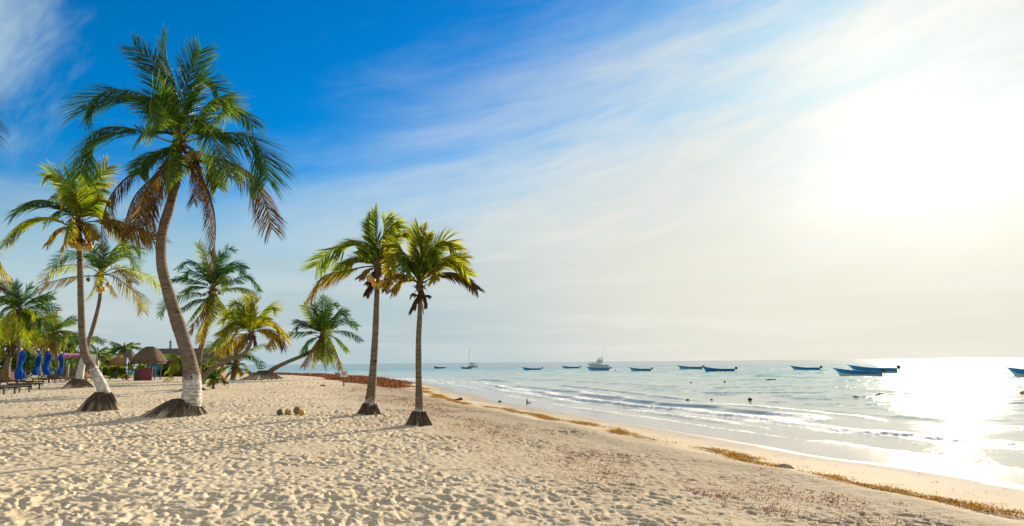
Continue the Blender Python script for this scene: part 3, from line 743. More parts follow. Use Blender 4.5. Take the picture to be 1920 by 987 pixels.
palm('tallest coconut palm, bent trunk whitewashed at its foot and brown dead fronds under the crown', BASE['P1'],
     [(345, 790), (357, 757), (360, 722), (357, 690), (345, 643), (320, 562), (304, 501), (302, 453), (308, 420), (316, 395), (326, 358), (333, 330)],
     [24, 20, 15.5, 13.2, 13.2, 12.2, 10.8, 10.2, 10, 9.8, 8.6, 7], A_((530, 470))[0], F1, 11, paint=1.05, mound=(0.28, 0.95, 0.46, 0.92, (-.18, -.1)), nl=84, wid=0.038, leafk=.33,
     coconuts=[(360, 287, -.35, .12, 'coco_g'), (372, 291, -.2, .12, 'coco_b'), (352, 296, -.4, .11, 'coco_b')])

# --- P2
B_ = Z(4.933, 0, 290)
F2 = [
 (B_((640,540),(520,455),(400,422),(285,432),(185,490),(125,560)), .18, -.05, .8), (B_((620,650),(480,590),(330,588),(190,640),(100,740),(60,825)), .42, -.25),
 (B_((700,480),(645,330),(585,225),(500,182),(425,205)), .36, .0), (B_((715,450),(690,300),(640,255),(592,305),(572,400)), .42, -.5), (B_((740,420),(790,300),(880,240),(940,180),(998,118)), .45, .1),
 (B_((745,450),(770,330),(760,220),(745,150)), .30, .2), (B_((690,560),(640,640),(600,760),(575,880)), .50, -.5), (B_((780,520),(870,470),(940,420),(1010,460)), .40, -.2),
 (B_((800,600),(900,560),(1010,600),(1100,680),(1160,760)), .52, .1), (B_((850,620),(1050,605),(1250,680),(1425,790)), .72, .2), (B_((760,640),(820,650),(860,720),(880,790)), .62, -.6),
 (B_((740,650),(700,700),(660,770)), .78, -.4), (B_((700,660),(665,740),(650,830)), .9, -.3, None, .7), (B_((760,660),(800,740),(815,820)), .9, -.2, None, .7), (B_((730,660),(735,740),(760,810)), .92, -.6, None, .7), (B_((690,560),(560,520),(480,560),(420,640)), .2, .7), (B_((770,500),(850,380),(900,330),(960,330)), .34, .6), (B_((720,480),(650,400),(560,370),(480,400)), .22, .6),
 (B_((720,430),(700,280),(680,200)), .3, -.3), (B_((790,560),(900,500),(960,540),(990,640)), .45, .7), (B_((700,660),(560,680),(480,740),(440,830)), .66, .3),
]
palm('second tallest coconut palm, curved trunk whitewashed below, yellow coconuts hanging under its crown', BASE['P2'],
     [(196, 775), (194, 733), (174, 692), (160, 667), (154, 627), (152, 562), (151, 521), (150, 481), (149, 455)], [13, 12, 9.5, 8.0, 7.0, 6.6, 6.4, 6.1, 5.6], B_((725, 630))[0], F2, 22,
     paint=1.35, mound=(0.22, 0.60, 0.60, 0.8, (-.06, 0)), nl=68, wid=0.042,
     coconuts=[(137, 459, -.22, .12, 'coco_y'), (147.5, 463, -.3, .13, 'coco_y'), (168, 464, -.15, .12, 'coco_o'), (157, 456, -.28, .11, 'coco_b'), (142, 452, .1, .12, 'coco_y')])

# --- P3
C_ = Z(5.804, 70, 430)
F3 = [
 (C_((640,380),(560,285),(420,260),(300,290),(220,370),(175,410)), .2, -.1), (C_((620,440),(500,400),(350,390),(200,425),(105,500),(70,590)), .5, .0), (C_((600,510),(430,515),(270,540),(100,600),(20,690)), .74, .1),
 (C_((700,400),(720,250),(690,170)), .14, .1), (C_((740,380),(800,250),(900,150),(930,95)), .28, .0), (C_((760,380),(850,220),(930,160),(985,255)), .3, -.3), (C_((780,390),(900,280),(1000,270),(1060,330),(1072,430)), .3, -.3),
 (C_((800,440),(950,420),(1100,460),(1250,540),(1330,645)), .46, .0), (C_((790,500),(880,540),(1000,640),(1110,740),(1150,900)), .6, -.1), (C_((800,480),(900,440),(1000,490),(1040,580)), .66, -.3),
 (C_((690,440),(650,540),(600,660),(555,745)), .56, -.5), (C_((760,400),(960,185),(1080,205),(1130,265)), .3, .3), (C_((660,400),(600,300),(520,200),(470,230)), .18, .5), (C_((720,520),(760,560),(820,640),(850,720)), .6, .5), (C_((680,420),(640,300),(620,220),(580,190)), .15, .2),
]
palm('coconut palm with golden drooping fronds whose trunk crosses behind a nearer curved trunk', BASE['P3'],
     [(143, 728), (148, 714), (154, 684), (164, 647), (174, 615), (184, 578), (188, 550)], [8.5, 7.5, 6.3, 4.6, 4.3, 3.8, 3.6], C_((695, 500))[0], F3, 33, paint=2.0, mound=(0.30, 1.0, 0.60, 0.85), nl=44, wid=0.055,
     coconuts=[(165.6, 524.5, -.3, .15, 'coco_g'), (185, 543, -.3, .16, 'coco_y'), (193, 543, -.3, .16, 'coco_o'), (202, 534, -.2, .15, 'coco_o'), (188, 547, -.3, .13, 'coco_y')])

# --- P4, P5, P6
D_ = Z(4.485, 290, 450)
F4 = [
 (D_((440,320),(370,210),(285,178),(200,245)), .1, -.2), (D_((430,330),(330,270),(285,262),(252,335)), .12, .2), (D_((430,380),(330,340),(230,320),(150,345)), .1, .0), (D_((420,400),(320,390),(250,445)), .2, -.5),
 (D_((420,460),(300,450),(180,490),(90,540),(45,640)), .15, .1), (D_((440,490),(330,510),(230,590)), .2, -.3), (D_((440,500),(360,580),(290,680),(262,745)), .3, .2), (D_((450,500),(400,600),(320,710),(290,790)), .78, -.2),
 (D_((490,480),(495,580),(470,710)), .36, -.6), (D_((480,490),(440,620),(405,760),(372,860)), .6, -.2), (D_((530,490),(560,560),(600,600),(640,640)), .6, .2), (D_((520,480),(590,560),(625,645)), .4, -.3),
 (D_((480,320),(440,180),(400,80),(370,30)), .35, .1), (D_((500,310),(500,200),(480,100)), .14, -.1), (D_((510,310),(560,180),(610,80),(670,95)), .12, .2), (D_((530,330),(600,220),(690,190),(765,245)), .1, .1),
 (D_((540,340),(620,240),(710,230),(742,292)), .12, -.4), (D_((570,380),(690,330),(800,310),(885,435)), .12, .0), (D_((580,420),(700,400),(790,430),(835,490)), .34, -.1), (D_((540,360),(580,320),(590,435)), .3, -.8),
 (D_((480,340),(430,240),(400,200)), .08, .6), (D_((530,350),(570,270),(640,250)), .08, .7), (D_((510,320),(530,200),(560,120)), .1, .3), (D_((470,480),(420,560),(400,660)), .5, .5),
]
palm('dark green coconut palm with a full round crown behind the tallest trunk', BASE['P4'],
     [(371, 716), (371, 700), (375, 663), (383, 627), (393, 590), (398, 565)], [6, 5.4, 5.0, 5.2, 4.8, 4.4], D_((490, 425))[0], F4, 44, nl=52, wid=0.075, leafk=.41, paint=0,
     coconuts=[(383, 553, -.4, .16, 'coco_b'), (400, 549, -.5, .16, 'coco_b'), (411, 550, -.4, .16, 'coco_b')])
F5 = [
 (D_((780,700),(740,560),(700,530),(640,560)), .36, .0), (D_((790,700),(800,580),(790,490)), .48, .1), (D_((830,700),(840,580),(862,500)), .5, .0), (D_((850,690),(920,590),(980,560),(1022,595)), .42, -.2),
 (D_((850,720),(930,690),(1010,700),(1080,780),(1100,845)), .58, .0), (D_((860,760),(950,760),(1000,800),(985,890)), .62, -.3), (D_((870,770),(1000,780),(1070,850),(1082,905)), .8, .1), (D_((770,730),(690,680),(620,640),(560,705)), .4, .1),
 (D_((760,720),(680,690),(580,750),(512,900)), .38, -.4), (D_((750,760),(650,800),(580,850),(510,935)), .56, .0), (D_((780,800),(740,860),(700,930)), .68, -.5), (D_((770,790),(690,830),(620,900),(600,960)), .62, .2),
 (D_((820,680),(805,640),(830,730)), .45, -.8), (D_((740,680),(660,600),(570,645)), .4, .4), (D_((800,690),(770,600),(740,620)), .35, .5), (D_((830,800),(840,850),(845,890)), .88, -.3), (D_((850,740),(930,650),(960,690)), .4, .5), (D_((750,740),(640,740),(560,800)), .45, -.6),
]
palm('low leaning coconut palm with golden fronds, its trunk bowing out beside the whitewashed foot', BASE['P5'],
     [(366, 736), (374, 716), (382.5, 705), (405, 687), (431, 674), (456, 665), (467, 651), (471, 638)], [6.5, 5.6, 5.2, 4.8, 4.6, 4.4, 4.2, 3.8], D_((815, 790))[0], F5, 55, nl=46, wid=0.06, mound=(0.25, 0.95, 0.3))
E_ = Z(4.486, 280, 540)
F6 = [(E_((640,600),(560,570),(480,605)), .3, .0), (E_((690,560),(600,480),(520,470),(450,525)), .22, .2), (E_((800,560),(880,500),(960,478),(1030,520)), .3, .0), (E_((780,600),(860,580),(920,620),(950,662)), .2, -.2),
      (E_((770,680),(830,690),(880,740),(868,800)), .8, .0), (E_((660,660),(600,680),(560,705)), .3, -.3), (E_((730,560),(740,500)), .2, .1), (E_((740,680),(765,720),(775,745)), .5, -.6), (E_((690,640),(640,620),(600,660)), .3, -.6),
      (E_((760,640),(800,640),(830,690)), .3, -.6), (E_((700,690),(660,720),(620,770)), .75, .3), (E_((700,590),(640,540),(600,560)), .2, .6), (E_((760,590),(810,560),(850,580)), .2, .6)]
palm('short bushy palm growing under the golden leaning palm', BASE['P6'], [(436, 714), (438, 705), (441, 696)], [5.5, 5, 4.5], (442, 687), F6, 66, nl=36, wid=0.06, group='low young palms on the sand')
F7 = [(E_((500,760),(470,770),(445,800)), .2, -.2), (E_((520,730),(490,720),(470,745)), .2, .2), (E_((530,720),(525,690)), .2, 0.), (E_((550,720),(565,690)), .2, .0), (E_((570,740),(600,730),(625,770)), .6, .2), (E_((580,760),(620,770),(645,805)), .75, -.2),
      (E_((545,760),(560,770),(570,800)), .3, -.7), (E_((530,770),(515,785),(500,825)), .5, -.6), (E_((560,730),(590,705)), .15, .5), (E_((510,745),(480,750),(460,775)), .2, .5), (E_((555,745),(590,745),(610,790)), .25, -.3), (E_((540,725),(545,700)), .15, -.3)]
palm('tiny palm seedling alone in the sand in front of the leaning trunk', BASE['P7'], [(400, 730), (400, 726), (400, 721)], [3.5, 3.0, 2.4], E_((543, 780))[0], F7, 77, nl=22, wid=0.05, group='low young palms on the sand', leafk=.36)

# --- P8
G_ = Z(6.369, 525, 550)
F8 = [
 (G_((430,475),(320,462),(180,475),(85,510)), .12, .0), (G_((440,430),(330,370),(240,370),(190,435)), .12, -.2), (G_((450,400),(330,345),(230,335),(165,345)), .14, .2), (G_((450,380),(390,290),(330,210),(280,145)), .35, .0, 1.3),
 (G_((470,350),(450,250),(400,140)), .12, .1), (G_((500,350),(510,200),(495,45)), .16, .0), (G_((510,330),(540,150),(552,50)), .2, .1), (G_((530,340),(570,200),(620,130),(690,165)), .16, -.1), (G_((560,370),(640,280),(720,230),(800,272)), .14, -.2),
 (G_((560,390),(650,270),(720,210),(795,225)), .12, .3), (G_((580,400),(690,330),(800,320),(920,402)), .16, .0), (G_((590,470),(700,450),(840,470),(955,570)), .2, .0), (G_((590,510),(680,540),(750,600),(802,695)), .3, -.1),
 (G_((570,560),(640,640),(700,780),(715,910)), .55, .0), (G_((560,530),(570,680),(590,830)), .34, -.4), (G_((500,530),(490,650),(480,790)), .4, -.3), (G_((530,560),(540,700),(545,900)), .72, .1), (G_((450,530),(350,560),(290,640),(275,722)), .16, -.1),
 (G_((430,600),(340,740),(285,872)), .7, -.2), (G_((440,620),(400,760),(370,950)), .6, .2), (G_((480,400),(440,310),(420,385)), .34, -.6), (G_((520,460),(552,400),(565,560)), .38, -.8), (G_((500,400),(500,260),(522,355)), .18, -.7),
 (G_((480,420),(430,330),(380,320)), .1, .6), (G_((550,420),(620,370),(660,390)), .1, .7), (G_((520,380),(560,270),(580,250)), .1, .5), (G_((560,560),(620,700),(640,860)), .75, .3), (G_((480,560),(440,650),(430,760)), .8, .3),
]
palm('strongly leaning coconut palm with a dense green crown hanging over the seaweed bank', BASE['P8'],
     [(491, 714), (496, 706), (514, 691.5), (536, 680.5), (555, 672.5), (575, 664), (592, 652)], [7.0, 5.2, 4.0, 3.7, 3.6, 3.8, 4.0], G_((520, 500))[0], F8, 88, nl=48, wid=0.068, leafk=.43, mound=(0.5, 2.0, 0.75))

# --- P9, P10 : the pair by the water
H_ = Z(5.482, 570, 390)
F9 = [
 (H_((700,500),(620,380),(500,335),(380,380),(250,455),(130,600)), .28, -.1), (H_((680,560),(560,500),(450,560),(370,640)), .3, -.2), (H_((700,600),(500,630),(300,670),(180,720),(110,830),(80,930)), .66, .0), (H_((750,480),(740,250),(717,30)), .26, .0),
 (H_((770,480),(700,250),(662,115)), .22, .15), (H_((790,470),(820,230),(840,120),(905,130)), .46, .0), (H_((800,480),(860,300),(910,170),(990,210)), .44, -.1), (H_((820,480),(900,310),(1000,265),(1110,280)), .3, .2), (H_((700,530),(640,460),(560,440)), .16, .7),
 (H_((770,620),(830,630),(900,680),(850,800)), .62, -.5), (H_((800,560),(870,480),(920,540)), .42, .4), (H_((740,640),(690,690),(640,780)), .85, -.2), (H_((745,660),(700,760),(640,900)), .93, .1), 
 (H_((820,540),(930,470),(1000,520)), .5, -.3), (H_((720,620),(640,640),(570,720)), .7, -.5), (H_((800,620),(860,680),(830,850)), .9, .3), 
]
F9 = [(f[0], min(.44, f[1] + .07) if f[1] < .5 else f[1], *f[2:]) for f in F9]
palm('slim coconut palm of the shoreline pair with orange coconuts, the taller crown and farther trunk', BASE['P9'],
     [(691, 783), (694, 757), (699, 700), (703, 640), (705, 600), (707, 548), (708, 530)], [13, 9.5, 7.2, 6.5, 6.1, 5.6, 4.8], H_((760, 630))[0], F9, 99, paint=0.25, nl=66, wid=0.042, mound=(0.20, 0.42, 0.36),
     coconuts=[(693, 522, -.2, .11, 'coco_y'), (699, 527, -.25, .10, 'coco_o'), (702, 534, -.3, .10, 'coco_o'), (715, 532, -.2, .11, 'coco_o'), (711, 537, -.28, .095, 'coco_y'), (698, 519, .1, .10, 'coco_y')])
I_ = Z(5.805, 700, 420)
F10 = [
 (I_((440,500),(330,310),(235,225),(155,255)), .48, .0), (I_((430,520),(320,345),(225,335),(190,470)), .52, -.2), (I_((480,480),(455,250),(495,45)), .36, .1), (I_((520,480),(532,200),(540,60)), .3, .0), (I_((540,480),(560,250),(580,130)), .45, .1),
 (I_((560,470),(640,275),(760,185),(895,285)), .48, .1), (I_((560,460),(600,300),(642,280),(662,390)), .2, -.5), (I_((580,520),(720,405),(860,400),(960,470),(1030,560)), .42, -.1), (I_((600,480),(760,375),(900,350),(990,375)), .5, .2),
 (I_((580,620),(700,550),(850,530),(1000,580),(1130,715)), .82, .0), (I_((570,580),(620,520),(660,500),(645,630)), .55, -.6), (I_((440,600),(330,550),(220,560),(130,660)), .66, -.1), (I_((470,580),(440,400),(372,370),(350,525)), .18, -.6),
 (I_((440,620),(350,590),(270,640),(200,740)), .62, -.4), (I_((540,540),(560,400),(600,330)), .3, .5),  
 (I_((500,760),(440,850),(396,975)), .95, -.1, None, .6), (I_((515,770),(465,850),(445,930)), .95, -.4, None, .6), (I_((540,770),(562,850),(570,915)), .95, -.3, None, .6), (I_((510,790),(540,890),(548,975)), .95, .2, None, .6), (I_((540,760),(590,780),(615,800)), .95, .1, None, .6), (I_((500,770),(430,760),(400,810)), .95, .2, None, .6),
]
F10 = [(f[0], min(.46, f[1] + .08) if f[1] < .5 else f[1], *f[2:]) for f in F10]
palm('slim coconut palm of the shoreline pair with yellow fronds and a dead skirt, standing nearer', BASE['P10'],
     [(785, 804), (786, 775), (785, 700), (785, 640), (787, 600), (788, 572), (788, 550)], [12, 8, 6.0, 5.7, 5.4, 5.1, 4.4], I_((505, 660))[0], F10, 101, paint=0.2, nl=66, wid=0.042, mound=(0.17, 0.40, 0.36))

J_ = Z(4.936, 0, 520)
# --- palms at the border of the view and farther inland (crowns grown freely)
def wild(label, basepx, depth, trunk, radii, heart, n, L, seed, age=(0.1, .4), extra=(), nl=34, wid=.06, group='palms and undergrowth behind the loungers', el_=(-35, 75), name='coconut_palm', **k):
    b = at(basepx[0], basepx[1], depth); b.z = tz(b.x, b.y)
    bp = basepx
    return palm(label, b, trunk, radii, heart, list(extra), seed, fill=n, fill_len=L, fill_age=age, nl=nl, wid=wid, group=group, fill_el=el_, name=name, **k)
wild('tall palm mostly outside the view, only leaflet tips reaching in beside the cirrus cloud', (-150, 790), 20, [(-150, 790), (-140, 600), (-120, 300)], [18, 12, 8], (-140, 235), 9, 1.6, 201, nl=50, wid=.04,
     extra=[([(-90, 165), (-55, 170), (-38, 215), (-36, 280)], .72, -.1), ([(-95, 200), (-65, 190), (-42, 230), (-40, 280)], .4, .3)], group='coconut palms on the beach')
wild('palm mostly outside the view, golden frond tip reaching in above the dark palm', (-90, 760), 27, [(-90, 760), (-80, 650), (-72, 520)], [12, 9, 7], (-75, 490), 8, 1.0, 202, nl=44, wid=.045,
     extra=[([(-40, 462), (-8, 480), (4, 500), (14, 524)], .58, .0), ([(-40, 500), (-15, 512), (-3, 528), (2, 545)], .85, .1), ([(-50, 540), (-35, 560), (-22, 590), (-18, 630)], .3, .2)], group='coconut palms on the beach')
wild('dark green feathery palm above the folded umbrellas', (34, 712), 62, [(34, 712), (36, 650), (36, 600)], [4.5, 3.8, 3.6], (36, 582), 22, 3.0, 203, (0.04, .30), el_=(-60, 80),
     extra=[(J_(*q), a_, z_) for q, a_, z_ in ((((150,200),(100,100),(75,40)), .08, .1), (((180,180),(170,110),(140,50)), .08, 0), (((210,200),(240,120),(290,80)), .1, .1), (((220,220),(290,150),(345,110)), .16, -.2), (((230,260),(330,190),(400,180),(470,215)), .2, .1), (((240,300),(360,250),(450,255),(530,310)), .12, 0), (((240,330),(340,320),(450,340),(530,400)), .3, .2), (((130,240),(60,170),(10,250)), .06, 0), (((130,290),(50,280),(-20,350)), .08, .2), (((200,330),(260,400),(290,480)), .55, .2), (((220,300),(290,300),(330,380)), .4, -.5))])
wild('bright young palm with spreading pale stalks at the edge beside the first folded umbrella', (13, 709), 66, [(13, 709), (13, 695), (15, 680)], [7, 6.5, 6], (22, 652), 12, 3.0, 204, (0.28, .48), wid=.065, el_=(15, 84),
     extra=[(J_(*q), a_, z_) for q, a_, z_ in ((((150,500),(200,415),(270,400),(315,465)), .34, -.3), (((140,480),(150,380),(125,290)), .36, 0), (((60,520),(20,440),(-40,430)), .4, .1), (((90,560),(60,420),(85,320)), .38, -.2), (((60,600),(0,560),(-70,620)), .42, 0), (((160,560),(260,470),(360,470),(440,520)), .36, .2), (((170,600),(230,560),(280,620)), .4, -.5), (((130,520),(190,380),(240,310)), .36, .2), (((60,640),(20,660),(-20,760)), .5, -.3))])
wild('golden drooping palm above the second and third folded umbrellas', (75, 706), 84, [(75, 706), (72, 660), (72, 625)], [3.6, 3.4, 3.4], (66, 610), 26, 3.0, 205, (0.36, .58), el_=(-60, 65),
     extra=[(J_(*q), a_, z_) for q, a_, z_ in ((((380,420),(480,460),(560,540),(605,610)), .5, -.2), (((400,470),(450,500),(470,560)), .42, -.4), (((370,400),(460,370),(540,430)), .4, 0), (((360,500),(420,580),(450,650)), .5, -.2), (((280,480),(220,540),(200,640)), .55, -.3), (((330,500),(340,580),(320,650)), .6, -.3))])
wild('green arching palm between the awning and the golden palm', (110, 704), 82, [(110, 704), (105, 660), (103, 640)], [3.4, 3.2, 3.2], (100, 625), 28, 3.0, 206, (0.1, .38), el_=(-55, 70))
wild('low dark palm filling the gap behind the first and second umbrellas', (52, 704), 96, [(52, 704), (52, 675), (52, 660)], [3, 2.8, 2.8], (52, 652), 24, 3.2, 221, (0.06, .34), el_=(-30, 80))
wild('low golden green palm filling the gap behind the third umbrella', (90, 703), 100, [(90, 703), (90, 680), (90, 668)], [3, 2.8, 2.8], (90, 658), 24, 3.1, 222, (0.22, .46), el_=(-30, 80))
wild('low dark palm just behind the end of the pink awning', (126, 702), 106, [(126, 702), (126, 680), (126, 668)], [3, 2.8, 2.8], (126, 656), 22, 3.0, 223, (0.08, .36), el_=(-30, 80))
wild('dark palm crown at the edge of the view behind the bright young palm', (-12, 706), 84, [(-12, 706), (-12, 660), (-12, 630)], [3.6, 3.4, 3.4], (-10, 615), 26, 3.3, 224, (0.05, .3), el_=(-40, 80))
wild('feathery palm partly hidden behind the two crossing trunks above the awning', (150, 702), 95, [(150, 702), (152, 670), (153, 655)], [4, 3.5, 3.5], (154, 643), 20, 2.9, 207, (0.12, .4), el_=(-20, 80))
wild('pale green palm behind the white notice board', (183, 700), 110, [(183, 700), (183, 680), (183, 672)], [4, 3.5, 3], (183, 665), 15, 2.4, 208, (0.2, .42), el_=(-25, 70))
wild('distant upright palm rising behind the thatched roofs', (233, 696), 150, [(233, 696), (233, 670), (233, 660)], [3.2, 2.8, 2.6], (233, 655), 22, 3.3, 209, (0.08, .34), nl=26, wid=.10, el_=(-25, 85))
wild('small distant palm between the two thatched roofs', (206, 698), 160, [(206, 698), (206, 680), (206, 672)], [2.4, 2.2, 2], (206, 668), 14, 2.2, 210, (0.1, .34), nl=22, wid=.09)
wild('yellowish low palm top showing over the long hut', (312, 698), 140, [(312, 698), (312, 685), (312, 678)], [2.6, 2.5, 2.5], (312, 670), 18, 2.2, 211, (0.34, .52), nl=24, wid=.09, el_=(-20, 80))
wild('arching young palm drooping between the drink stand and the tallest trunk', (346, 716), 66, [(346, 716), (346, 706), (345, 695)], [4.5, 4, 4], (344, 688), 4, 1.2, 212, (0.3, .5), nl=34, wid=.055, group='low young palms on the sand',
     extra=[([(338, 672), (325, 665), (312, 668)], .3, .0), ([(338, 682), (325, 680), (315, 700)], .42, -.2), ([(338, 690), (325, 694), (312, 715)], .6, -.1), ([(342, 676), (336, 672), (330, 690)], .36, -.5), ([(352, 675), (362, 680), (370, 700)], .3, .2)])
wild('small leafy palm bush at the foot of the cane wall behind the curved trunks', (385, 704), 90, [(385, 704), (385, 698), (385, 694)], [3.5, 3.2, 3], (386, 692), 13, 1.7, 213, (0.2, .42), nl=26, wid=.06, group='low young palms on the sand', el_=(-10, 75))
wild('seedling palm in front of the round thatch sunshade', (217, 711), 72, [(217, 711), (217, 708), (217, 706)], [2.2, 2.0, 1.6], (217, 704.5), 8, .75, 214, (0.15, .4), nl=16, wid=.04, group='low young palms on the sand', el_=(10, 70))
wild('seedling palm at the foot of the hammock post', (237, 711), 72, [(237, 711), (237, 709), (237, 708)], [3, 2.5, 2], (237, 706), 8, .6, 215, (0.4, .7), nl=16, wid=.04, group='low young palms on the sand', el_=(0, 60))

# shrubs
def shrub(label, px, depth, w_, h_, seed, age=(.1, .4), zoff=0):
    rng = random.Random(seed); b = at(px, 700, depth); b.z = tz(b.x, b.y); root = empty('shrub', b, label, 'shrub', 'shrubs growing inland')
    V = []; Fc = []; A = []; B = []; st = MB()
    for s in range(14):
        a = rng.uniform(0, 6.28); r = rng.random() ** .5; tip = Vector((math.cos(a) * r * w_ / 2, math.sin(a) * r * w_ / 2, h_ * rng.uniform(.4, .95) * (1 - .4 * r)))
        st.tube([(0, 0, -.05), tip * .5 + Vector((0, 0, .1)), tip], [.03, .02, .008], 5)
        for k in range(150):
            c = tip + Vector((rng.gauss(0, .19) * w_ * .5, rng.gauss(0, .19) * w_ * .5, rng.gauss(0, .14) * h_)); c.z = max(.05, c.z)
            d = Vector((rng.gauss(0, 1), rng.gauss(0, 1), rng.gauss(.2, .8))).normalized(); e = d.cross(Vector((rng.gauss(0, 1), rng.gauss(0, 1), rng.gauss(0, 1)))).normalized()
            l = rng.uniform(.26, .48); q = len(V); V += [c - d * l * .5, c + e * l * .26, c + d * l * .5, c - e * l * .26]; Fc.append((q, q + 1, q + 2, q + 3))
            ag = rng.uniform(*age); A += [ag] * 4; t = rng.random(); B += [t] * 4
    st.build('stem', M['wood'], root); mesh_obj('foliage', V, Fc, M['leaf'], root, attrs=dict(age=A, tint=B)); return root
for i, (px, d_, w_, h_, ag, lb) in enumerate([
    (2, 88, 6.0, 4.4, (.08, .3), 'dark shrub behind the bright young palm at the edge'), (50, 92, 6.5, 4.2, (.1, .35), 'green shrub between the first and second folded umbrellas'),
    (92, 100, 6.0, 4.0, (.1, .4), 'green shrub behind the third folded umbrella'), (122, 112, 6, 3.8, (.15, .45), 'low shrub in the shade under the pink awning'),
    (150, 105, 4, 1.9, (.05, .25), 'dark shrub behind the wooden post'), (199, 118, 3.5, 2.0, (.05, .2), 'dark shrub beside the white notice board'),
    (212, 104, 2.6, 1.7, (.35, .5), 'bright yellow green shrub under the round thatch sunshade'), (224, 102, 2.2, 1.8, (.38, .52), 'bright yellow green shrub between sunshade and hammock'),
    (258, 112, 3.5, 2.0, (.25, .45), 'yellow green shrub behind the hammock'), (322, 100, 3.2, 1.5, (.05, .25), 'dark shrub against the turquoise hut wall')]):
    shrub(lb, px, d_, w_, h_, 300 + i, ag)

# ---------------------------------------------------------------- huts and beach furniture
def gpt(px, py):
    p = ground(px, py); return p
def thatch_roof(w_, d_, h_, z0, ridge=0.25, n=56, seed=1, over=0.12):
    """shaggy hipped thatch: lathe over a rounded rectangle"""
    rng = random.Random(seed); mb = MB(); K = 9; rag = [rng.uniform(0, 1) for _ in range(n)]
    for i in range(K + 1):
        f = i / K
        for j in range(n):
            q = 2 * math.pi * j / n; c, s = math.cos(q), math.sin(q); e = 0.62
            x = math.copysign(abs(c) ** e, c) * w_ / 2; y = math.copysign(abs(s) ** e, s) * d_ / 2
            k = (1 - f); kx = ridge * (1 - k) + k ** 0.85 * (1 - 0); kx = max(kx, ridge * min(1, f * 2)); ky = k ** 0.85
            z = z0 + h_ * (1 - (1 - f) ** 1.35) - (rag[j] * over if i == 0 else 0)
            b = 1 + 0.04 * math.sin(i * 3.1) * (1 - f) + 0.02 * (rag[(j * 3 + i) % n] - .5)
            mb.V.append(Vector((x * kx * b, y * max(ky, .02) * b, z + 0.03 * (rag[(j * 7 + i * 5) % n] - .5))))
    for i in range(K):
        for j in range(n): mb.F.append((i * n + j, i * n + (j + 1) % n, (i + 1) * n + (j + 1) % n, (i + 1) * n + j))
    mb.F.append(tuple(K * n + j for j in range(n))); mb.F.append(tuple(reversed(range(n))))
    return mb
# drink stand
p = gpt(277, 713.5); mp = p.y / FPX
ks = empty('drink_stand', p, 'thatched beach drink stand with a dark red board counter', 'beach bar', rz=-0.25)
W_ = 37 * mp
cm_ = MB(); cm_.box((W_ * .18, -.75, .62), (W_ * .72, .06, 1.24), bev=.01).build('counter_front', M['red_wood'], ks)
fr = MB()
for x in (-.18, .54): fr.box((W_ * x, -.79, .64), (.09, .05, 1.3))
fr.box((W_ * .18, -.79, 1.26), (W_ * .74, .06, .08)); fr.box((W_ * .18, -.79, .07), (W_ * .74, .05, .08)); fr.build('counter_frame', M['red_wood'], ks)
MB().box((-W_ * .36, -.55, .60), (W_ * .33, .5, 1.2), bev=.02).build('side_counter', M['wood_dark'], ks)
MB().box((W_ * .1, -.62, 1.32), (W_ * .95, .42, .05), bev=.01).build('counter_top', M['wood'], ks)
for x, y in ((-.33, -.45), (.42, -.5), (-.08, -.5), (.18, .55), (-.30, .7), (.45, .7)):
    MB().tube([(W_ * x, y, -.1), (W_ * x, y, 2.25)], .05, 8).build('post', M['wood_dark'], ks)
thatch_roof(59 * mp, 2.9, 27 * mp, 35 * mp, .22, seed=3, over=.32).build('thatch_roof', M['thatch'], ks, True)
# writing-like panel marks: faded painted flower shapes on the counter
# long hut
p0 = at(286, 704, 104); p1 = at(416, 704, 104)
hb = Vector(((p0.x + p1.x) / 2, 104, 0)); hb.z = tz(hb.x, hb.y); LW = p1.x - p0.x
hut = empty('long_hut', hb, 'long cane walled hut with grey thatch and a turquoise wall panel', 'hut')
MB().box((0, 0, 1.2), (LW, 4.0, 2.5)).build('wall', M['slat'], hut)
MB().box((-LW / 2 + 1.0, -2.03, 1.0), (1.95, .05, 2.0), bev=.01).build('turquoise_panel', M['turq'], hut)
MB().box((-LW / 2 + 3.0, -2.03, 1.0), (.9, .05, 1.95), bev=.01).build('door', M['wood_dark'], hut)
MB().box((0, -2.06, 2.40), (LW + .2, .05, .10), bev=.01).build('eave_rail', M['pole'], hut)
def gable_roof(L, Wd, z0, z1, hip=.8):
    mb = MB(); n = 24; K = 8; rng = random.Random(4)
    for sgn in (-1, 1):
        b = len(mb.V)
        for i in range(K + 1):
            f = i / K
            for j in range(n + 1):
                g = j / n * 2 - 1; ins = hip * f
                mb.V.append(Vector((g * (L / 2 - ins) + 0, sgn * Wd / 2 * (1 - f) * 1.0 + sgn * .001, z0 + (z1 - z0) * f + .06 * math.sin(math.pi * f) - (rng.random() * .12 if i == 0 else 0) + .03 * rng.random())))
        for i in range(K):
            for j in range(n):
                q = (b + i * (n + 1) + j, b + i * (n + 1) + j + 1, b + (i + 1) * (n + 1) + j + 1, b + (i + 1) * (n + 1) + j); mb.F.append(q if sgn < 0 else q[::-1])
    for e in (-1, 1):
        x = e * L / 2; mb.add([(x, -Wd / 2, z0), (x, Wd / 2, z0), (e * (L / 2 - hip), 0, z1)], [(0, 1, 2)])
    return mb
gable_roof(LW + 1.2, 5.4, 2.35, 4.15).build('thatch_roof', M['thatch_grey'], hut)
